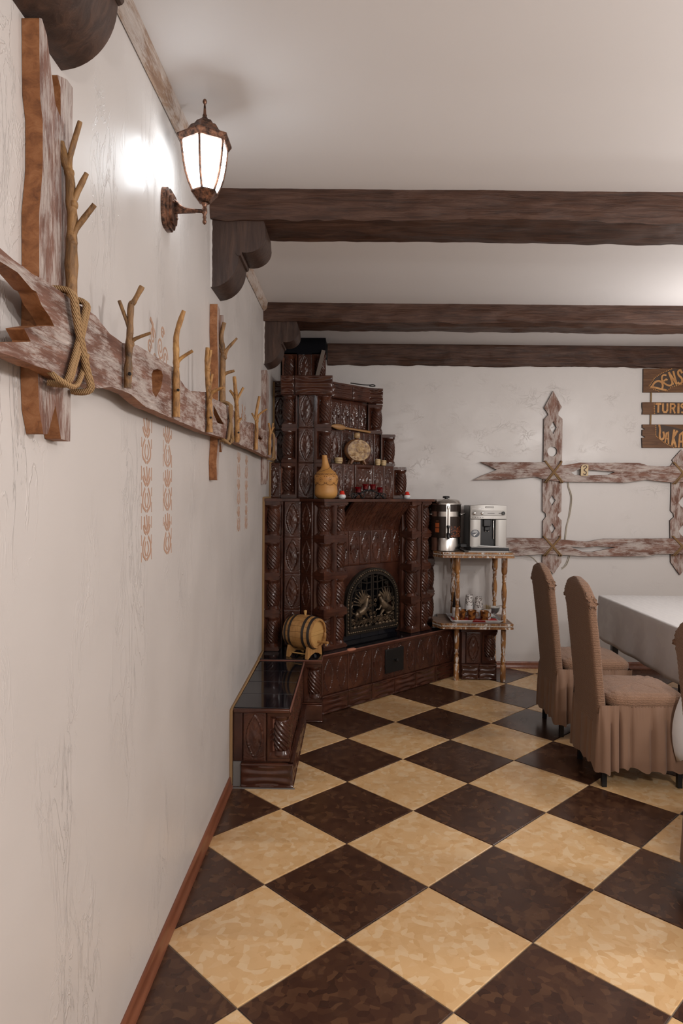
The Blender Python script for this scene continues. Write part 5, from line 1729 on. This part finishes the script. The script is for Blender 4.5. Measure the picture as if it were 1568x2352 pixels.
cp_ = bowed(-w2, w2, 0.262, 0.372, 0.06, 0.016, 'silver', 'control_panel', cmx, 0.008)
bowed(-w2 + 0.002, w2 - 0.002, 0.290, 0.332, 0.03, 0.0195, 'silver_dark', 'button_band', cp_)
for x_ in (-0.118, -0.055):
    MB().lathe([(0.011, 0), (0.011, 0.012), (0.008, 0.014), (0, 0.014)], 16, (0, 0, 0), Matrix.Rotation(R(90), 4, 'X')).build('dial', 'steel', cp_, M=CMm @ Matrix.Translation((x_, -0.012, 0.309)))
MB().lathe([(0.014, 0), (0.014, 0.006), (0.010, 0.008), (0.009, 0.004), (0, 0.004)], 18, (0, 0, 0), Matrix.Rotation(R(90), 4, 'X')).box(-0.036, -0.012, -0.008, 0, -0.002, 0.002).build('steam_knob', 'dark_print', cp_, M=CMm @ Matrix.Translation((0.118, -0.011, 0.311)))
bt_ = MB()
for x_ in (-0.128, -0.108, -0.088, -0.068, -0.048):
    bt_.ell((x_, -0.0145 - 0.012 * (1 - (x_ / w2) ** 2) + 0.010, 0.276), (0.003, 0.002, 0.003), 8, 5)
bt_.build('button_row', 'dark_print', cp_, M=CMm)
bt_ = MB()
bt_.box(-0.135, -0.105, -0.011, -0.004, 0.345, 0.347).box(-0.085, -0.065, -0.0135, -0.004, 0.343, 0.350).box(-0.06, -0.045, -0.0145, -0.004, 0.343, 0.349)
bt_.build('switch_row', 'badge_white', cp_, M=CMm)
MB().box(-0.03, 0.04, -0.0185, -0.010, 0.352, 0.366).build('maker_plate', 'silver_dark', cp_, M=CMm, bevel=0.003)
MB().box(-0.012, 0.045, -0.0205, -0.015, 0.308, 0.311).build('maker_script', 'dark_print', cp_, M=CMm)
bowed(-w2, -0.062, 0.036, 0.260, 0.06, 0.006, 'silver', 'left_column', cmx)
bowed(0.058, w2, 0.036, 0.260, 0.06, 0.006, 'silver', 'right_column', cmx)
MB().box(-0.062, 0.058, 0.05, 0.06, 0.03, 0.262).build('brew_recess', 'black_plastic', cmx, M=CMm)
MB().box(-0.040, 0.022, 0.0, 0.055, 0.20, 0.262).box(-0.030, 0.012, 0.005, 0.045, 0.165, 0.20).build('spout_block', 'black_plastic', cmx, M=CMm, bevel=0.006)
MB().ell((-0.020, 0.012, 0.163), (0.006, 0.006, 0.004)).ell((0.004, 0.012, 0.163), (0.006, 0.006, 0.004)).build('spout_tip', 'steel', cmx, M=CMm)
MB().tube([(0.040, 0.02, 0.262), (0.042, 0.01, 0.245), (0.046, 0.012, 0.16), (0.046, 0.012, 0.10)], 0.005, 8).build('steam_wand', 'steel', cmx, M=CMm, smooth=60)
bd = MB().lathe([(0.036, 0), (0.036, 0.001), (0, 0.0012)], 28, (0, 0, 0), Matrix.Rotation(R(90), 4, 'X') @ Matrix.Scale(0.86, 4, (0, 1, 0))).build('round_badge', 'badge', cmx, M=CMm @ Matrix.Translation((-0.107, -0.0065, 0.145)))
q = MB()
q.box(-0.022, 0.022, -0.0022, 0, 0.008, 0.014).box(-0.014, 0.014, -0.0022, 0, 0.018, 0.022).prism([(-0.022, -0.012), (-0.006, -0.008), (0.008, 0.0), (0.018, 0.002), (0.012, -0.006), (0.002, -0.012), (-0.006, -0.024), (-0.014, -0.022), (-0.010, -0.014)], None, lambda a_, b_, d: (a_, -d, b_), 0, 0.0022)
q.build('badge_print', 'badge_white', bd, M=CMm @ Matrix.Translation((-0.107, -0.0075, 0.145)), smooth=0)
MB().tube(smooth_pts([(-0.075, -0.03, 0.046), (-0.02, -0.036, 0.044), (0.03, -0.036, 0.042), (0.08, -0.034, 0.041)], 4), [0.004] * 13, 6).build('paper_strip', 'badge_white', cmx, M=CMm)

# lower tier: tray with napkin, cups, mugs, bowl
ts = 0.4825
ty = thing('serving_tray', 'white enamel tray lined with a red napkin on the lower tier of the stand', 'tray', (1.0, 5.65, ts))
tpoly = [(0.815, 5.52), (0.84, 5.505), (1.19, 5.505), (1.205, 5.52), (1.205, 5.80), (0.815, 5.80)]
mb = MB().prism(tpoly, None, fnz, ts, ts + 0.004)
for p, q_ in zip(tpoly, tpoly[1:] + tpoly[:1]):
    c_ = Vector((1.01, 5.65))
    a_, b_ = Vector(p), Vector(q_)
    ao, bo = a_ + (a_ - c_).normalized() * 0.022, b_ + (b_ - c_).normalized() * 0.022
    mb.add([(a_.x, a_.y, ts + 0.003), (b_.x, b_.y, ts + 0.003), (bo.x, bo.y, ts + 0.022), (ao.x, ao.y, ts + 0.022), (ao.x, ao.y, ts + 0.018), (bo.x, bo.y, ts + 0.018), (b_.x, b_.y, ts), (a_.x, a_.y, ts)], [(0, 1, 2, 3), (3, 2, 5, 4), (4, 5, 6, 7)])
mb.build('tray_dish', 'tray_white', ty, smooth=0)
MB().prism([(0.83, 5.53), (0.97, 5.50), (0.975, 5.478), (1.07, 5.475), (1.08, 5.50), (1.195, 5.53), (1.195, 5.76), (0.83, 5.76)], None, lambda a_, b_, d: (a_, b_, d + (0.018 if b_ < 5.49 else 0)), ts + 0.0045, ts + 0.006).build('napkin', 'red_napkin', ty, smooth=0)
zt0 = ts + 0.0065
for (x_, y_, lab) in ((0.905, 5.625, 'brown glazed mug on the red napkin, behind the front leg of the stand'), (0.985, 5.60, 'brown glazed mug in the middle of the red napkin'), (1.083, 5.58, 'brown glazed mug on the red napkin in front of the stirring sticks')):
    s = thing('glazed_mug', lab, 'mug', (x_, y_, zt0), group='brown glazed mugs')
    MB().lathe([(0.028, 0), (0.0305, 0.01), (0.0315, 0.05), (0.034, 0.068), (0.0385, 0.080), (0.036, 0.080), (0.030, 0.066), (0.028, 0.012), (0, 0.010)], 24, (x_, y_, zt0)).build('mug_body', 'mug', s, smooth=50)
    MB().tube([(x_ + 0.03, y_, zt0 + 0.065), (x_ + 0.05, y_ + 0.006, zt0 + 0.062), (x_ + 0.052, y_ + 0.007, zt0 + 0.035), (x_ + 0.03, y_, zt0 + 0.022)], 0.0045, 7).build('handle', 'mug', s, smooth=60)
for (x_, y_, n, lab) in ((0.985, 5.735, 9, 'taller upside-down stack of white patterned paper cups on the tray'), (1.057, 5.70, 8, 'shorter upside-down stack of white patterned paper cups on the tray')):
    s = thing('paper_cup_stack', lab, 'cups', (x_, y_, zt0), group='paper cup stacks')
    for k in range(n):
        z_ = zt0 + 0.0125 * k
        MB().lathe([(0.0385, 0), (0.0395, 0.002), (0.0385, 0.006), (0.0285, 0.088), (0.0265, 0.088), (0.026, 0.084), (0, 0.084)], 24, (x_, y_, z_)).build('paper_cup', 'cup_print' if k == n - 1 else 'paper_cup', s, smooth=50)
s = thing('black_cup_stack', 'stack of black and white paper cups half hidden by the front leg of the stand', 'cups', (0.875, 5.725, zt0), group='paper cup stacks')
for k in range(7):
    MB().lathe([(0.036, 0), (0.037, 0.002), (0.036, 0.006), (0.026, 0.09), (0.024, 0.09), (0, 0.086)], 24, (0.875, 5.725, zt0 + 0.0115 * k)).build('paper_cup', 'paper_cup', s, smooth=50)
MB().lathe([(0.035, 0.0), (0.036, 0.004), (0.0335, 0.02), (0.021, 0.125), (0.018, 0.128), (0, 0.128)], 24, (0.875, 5.725, zt0 + 0.085)).build('black_cup', 'black_plastic', s, smooth=50)
s = thing('stir_stick_cup', 'dark cup full of wooden stirring sticks on the tray', 'cup', (1.118, 5.648, zt0))
MB().lathe([(0.030, 0), (0.036, 0.085), (0.034, 0.085), (0.029, 0.01), (0, 0.01)], 22, (1.118, 5.648, zt0)).build('cup_body', 'paper_cup', s, smooth=50)
rnd = random.Random(4)
for k in range(26):
    a_, q_ = rnd.random() * 6.28, rnd.random() * 0.024
    x_, y_ = 1.118 + q_ * math.cos(a_), 5.648 + q_ * math.sin(a_)
    MB().tube([(x_, y_, zt0 + 0.02), (x_ + 0.35 * (x_ - 1.118) + 0.01 * (rnd.random() - .5), y_ + 0.35 * (y_ - 5.648), zt0 + 0.108 + 0.014 * rnd.random())], 0.0016, 4).build('stirrer', 'pale_wood', s)
s = thing('sugar_bowl', 'footed glass bowl of white sugar with a spoon on the tray', 'bowl', (1.19, 5.712, zt0))
MB().lathe([(0.028, 0), (0.028, 0.003), (0.008, 0.010), (0.007, 0.028), (0.025, 0.040), (0.045, 0.062), (0.052, 0.095), (0.050, 0.095), (0.043, 0.064), (0.023, 0.044), (0, 0.040)], 28, (1.19, 5.712, zt0)).build('bowl', 'glass', s, smooth=60)
MB().lathe([(0.0, 0.044), (0.022, 0.046), (0.041, 0.066), (0.046, 0.086), (0.03, 0.094), (0, 0.097)], 24, (1.19, 5.712, zt0)).build('sugar', 'sugar', s, smooth=60)
MB().tube([(1.185, 5.69, zt0 + 0.085), (1.215, 5.685, zt0 + 0.103), (1.255, 5.68, zt0 + 0.107)], 0.0025, 6).build('spoon', 'steel', s)

# ------------------------------------------------------------------ chairs and tables
def make_chair():
    root = thing('dining_chair', 'x', 'chair', (0, 0, 0), group='skirted dining chairs along the table')
    # legs
    for (x_, y_) in ((0.0, -0.187), (0.0, 0.187), (0.39, -0.19), (0.39, 0.19)):
        MB().box(x_ - 0.013, x_ + 0.013, y_ - 0.013, y_ + 0.013, 0, 0.42).build('leg', 'black_metal', root, bevel=0.002)
    # tall back in a ruched cover
    mb = MB(); rings = []
    NZ, NP = 120, 56
    for i in range(NZ + 1):
        t = i / NZ
        z = 0.33 + (1.078 - 0.33) * t
        hw = 0.192
        zs = 0.935
        if z > zs:
            hw *= max(0.04, (1 - ((z - zs) / (1.080 - zs)) ** 2.3)) ** 0.62
        th = 0.028 if z < 1.05 else 0.028 * max(0.25, (1.083 - z) / 0.033) ** 0.5
        lean = -0.018 - 0.105 * max(0, z - 0.42) - 0.02 * max(0, z - 0.7)
        ring = []
        for j in range(NP):
            a_ = 2 * math.pi * j / NP
            c, s = math.cos(a_), math.sin(a_)
            X_ = th * math.copysign(abs(c) ** 0.5, c)
            Y_ = hw * math.copysign(abs(s) ** 0.28, s)
            edge = max(0, abs(s) - 0.55) / 0.45
            ru = 0.0042 * math.sin(z * 330 + 2.5 * noise.noise((z * 8, j * 0.2, 0))) * edge
            Y_ += math.copysign(ru * 0.8, Y_)
            X_ += math.copysign(0.0022 * math.sin(z * 330), X_) * edge
            # bunched cloth at the shoulders
            sh = math.exp(-((z - 0.965) / 0.035) ** 2) * edge
            Y_ += math.copysign(sh * (0.013 + 0.024 * noise.noise((z * 70, a_ * 6, 3))), Y_)
            X_ += sh * 0.03 * noise.noise((z * 60, a_ * 5, 9))
            d = 0.003 * noise.noise((Y_ * 30, z * 45, 5 + c))
            ring.append((X_ * (1 + d * 10) + lean, Y_, z + (0.02 * (abs(s) - 0.5) if z < 0.36 else 0)))
        rings.append(ring)
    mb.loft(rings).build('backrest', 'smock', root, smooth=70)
    # seat
    vs, fs = [], []
    NX, NY = 56, 56
    mb = MB(); rings = []
    for i in range(19):
        t = i / 18
        ph = -math.pi / 2 + math.pi * t
        k = math.copysign(abs(math.cos(ph)) ** 0.35, 1) if i not in (0, 18) else 0.02
        z = 0.447 + 0.047 * math.copysign(abs(math.sin(ph)) ** 0.7, math.sin(ph))
        ring = []
        for j in range(72):
            a_ = 2 * math.pi * j / 72
            c, s = math.cos(a_), math.sin(a_)
            x_ = 0.222 + 0.212 * k * math.copysign(abs(c) ** 0.35, c)
            y_ = 0.212 * k * math.copysign(abs(s) ** 0.35, s)
            z_ = z + (0.004 * noise.noise((x_ * 30, y_ * 45, z * 60)) + 0.003 * math.sin(x_ * 120 + 4 * noise.noise((x_ * 8, y_ * 8, 1)))) * (1 if t > 0.5 else 0.3)
            q = 1 + 0.012 * noise.noise((a_ * 12, z * 90, 2))
            ring.append((0.222 + (x_ - 0.222) * q, y_ * q, z_ + 0.010 * (1 - k) * (t > 0.5)))
        rings.append(ring)
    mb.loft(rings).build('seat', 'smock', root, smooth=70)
    # gathered skirt: walk round the seat, folds deepen towards the hem
    per = []
    x0_, x1_, hy_, rc = -0.042, 0.430, 0.208, 0.02
    segs = [((x0_, hy_), (x0_, -hy_), (-1, 0)), ((x0_, -hy_), (x1_, -hy_), (0, -1)), ((x1_, -hy_), (x1_, hy_), (1, 0)), ((x1_, hy_), (x0_, hy_), (0, 1))]
    s0 = 0.0
    for (p, q, nrm) in segs:
        L_ = math.dist(p, q); n = int(L_ / 0.0065)
        for k in range(n):
            t = k / n
            per.append((p[0] + (q[0] - p[0]) * t, p[1] + (q[1] - p[1]) * t, nrm[0], nrm[1], s0 + L_ * t))
        s0 += L_
    m_ = len(per)
    sm = []
    for k in range(m_):      # soften the corner normals
        nx = sum(per[(k + d) % m_][2] for d in range(-4, 5)); ny = sum(per[(k + d) % m_][3] for d in range(-4, 5))
        l_ = math.hypot(nx, ny)
        px_ = sum(per[(k + d) % m_][0] for d in range(-2, 3)) / 5; py_ = sum(per[(k + d) % m_][1] for d in range(-2, 3)) / 5
        sm.append((px_, py_, nx / l_, ny / l_, per[k][4]))
    mb = MB(); rings = []
    for i in range(19):
        t = i / 18
        ring = []
        for (x_, y_, nx, ny, sl) in sm:
            th = 2 * math.pi * sl / s0
            ph = sl * 2 * math.pi / 0.078 + 2.4 * math.sin(th * 3 + 1) + 1.4 * math.sin(th * 7)
            cu_ = abs(math.sin(ph * 0.5))
            fold = (0.45 - 1.45 * (1 - cu_) ** 2.2) * (0.75 + 0.5 * noise.noise((th * 4, 2, 0))) + 0.25 * math.sin(ph * 0.23)
            gather = 0.0030 * math.sin(sl * 2 * math.pi / 0.0165 + 2 * noise.noise((sl * 20, 0, 0))) * max(0, 1 - t * 3.2)
            bk = 0.45 if nx < -0.5 else 1.0
            am_ = gather + 0.026 * bk * min(1, t * 2.2) ** 0.8 * fold + 0.020 * bk * t
            top = 0.432 if nx > -0.5 else 0.385
            z = top - (top - 0.098) * t + (0.022 * noise.noise((th * 2.2, 8, 0)) + 0.008 * math.sin(ph)) * t
            ring.append((x_ + nx * am_, y_ + ny * am_, z))
        rings.append(ring)
    mb.loft(rings, caps=False).build('skirt', 'skirt', root, smooth=80)
    return root


def copy_thing(src, loc, rotz, label):
    r_ = src.copy(); COL.objects.link(r_)
    r_.matrix_basis = TR(loc, rotz); WM[r_] = r_.matrix_basis.copy()
    r_['label'] = label
    for c in [o for o in bpy.data.objects if o.parent == src]:
        d = c.copy(); COL.objects.link(d); d.parent = r_
        for g_ in [o for o in bpy.data.objects if o.parent == c]:
            e = g_.copy(); COL.objects.link(e); e.parent = d
    return r_


chair = make_chair()
copy_thing(chair, (1.322, 4.455, 0), R(0), 'skirted taupe chair farthest from the viewer, its back before the fence board post')
copy_thing(chair, (1.345, 2.44, 0), R(0), 'skirted taupe chair cut off by the picture edge, nearest the viewer')
chair.matrix_basis = TR((1.322, 3.727, 0), R(0))
chair['label'] = 'skirted taupe chair seen whole, second from the back wall'


def make_table(x0_, y0, y1, cloth_label, table_label, corner):
    x1_, zt = x0_ + 0.845, 0.752
    t = thing('dining_table', table_label, 'table', ((x0_ + x1_) / 2, (y0 + y1) / 2, 0), group='cloth-covered dining tables')
    MB().box(x0_ + 0.004, x1_ - 0.004, y0 + 0.004, y1 - 0.004, zt - 0.03, zt - 0.001).build('tabletop', 'sign', t, bevel=0.003)
    for x_ in (x0_ + 0.06, x1_ - 0.06):
        for y_ in (y0 + 0.16, y1 - 0.16):
            MB().box(x_ - 0.022, x_ + 0.022, y_ - 0.022, y_ + 0.022, 0, zt - 0.03).build('leg', 'black_metal', t, bevel=0.002)
    MB().box(x0_ + 0.06, x1_ - 0.06, y0 + 0.17, y0 + 0.19, zt - 0.10, zt - 0.03).box(x0_ + 0.06, x1_ - 0.06, y1 - 0.19, y1 - 0.17, zt - 0.10, zt - 0.03).build('apron', 'black_metal', t)
    # cloth: top and hanging sides
    cx_, cy_ = (x0_ + x1_) / 2, (y0 + y1) / 2
    hx, hy = (x1_ - x0_) / 2, (y1 - y0) / 2
    per = []
    NS = 44
    for k in range(NS):
        per.append((-hx, hy - 2 * hy * k / NS, -1, 0))
    for k in range(NS):
        per.append((-hx + 2 * hx * k / NS, -hy, 0, -1))
    for k in range(NS):
        per.append((hx, -hy + 2 * hy * k / NS, 1, 0))
    for k in range(NS):
        per.append((hx - 2 * hx * k / NS, hy, 0, 1))
    rings = []
    for q in (0.0, 0.33, 0.66, 0.985):
        rings.append([(cx_ + x_ * q, cy_ + y_ * q, zt + 0.003) for x_, y_, _, _ in per])
    rings.append([(cx_ + x_ + nx * 0.003, cy_ + y_ + ny * 0.003, zt + 0.001) for x_, y_, nx, ny in per])
    rings.append([(cx_ + x_ + nx * 0.006, cy_ + y_ + ny * 0.006, zt - 0.006) for x_, y_, nx, ny in per])
    for i in range(1, 13):
        t_ = i / 12
        ring = []
        for x_, y_, nx, ny in per:
            ds = math.hypot(hx - abs(x_), hy - abs(y_))
            dcor = math.hypot(x_ + hx, y_ - hy)
            hang = 0.315
            out = 0.006 + 0.012 * t_
            cf = math.exp(-(ds / 0.10) ** 2)
            w = 0.006 * t_ * math.sin((x_ + y_) * 19) + 0.008 * t_ * noise.noise((x_ * 5, y_ * 5, 1))
            if corner:
                cc = math.exp(-(dcor / 0.13) ** 2)
                hang += 0.27 * cc
                out += (0.03 * t_ + 0.155 * math.sin(math.pi * min(1, t_ * 0.72))) * cc
            vx, vy = nx, ny
            if cf > 0.05:
                v_ = Vector((nx + math.copysign(cf, x_) * (abs(ny)), ny + math.copysign(cf, y_) * (abs(nx))))
                vx, vy = v_.x, v_.y
                if corner and dcor < 0.4:
                    vy = min(vy, 0.12)
            ring.append((cx_ + x_ + vx * (out + w), cy_ + y_ + vy * (out + w), zt - 0.006 - hang * t_))
        rings.append(ring)
    mb = MB(); mb.loft(rings, caps=False)
    o = mb.build('tablecloth', 'damask', smooth=60)
    so = o.modifiers.new('cloth', 'SOLIDIFY'); so.thickness = 0.0015; so.offset = 1
    tag(o, cloth_label, 'tablecloth', 'white tablecloths')
    return t


make_table(1.905, 3.875, 5.26, 'white damask tablecloth with a straight hem over the table by the back wall', 'dining table by the back wall, black legs under a white cloth', False)
make_table(1.83, 2.15, 3.46, 'white tablecloth whose long corner hangs beside the nearest chair', 'dining table nearer the viewer, mostly outside the picture', True)
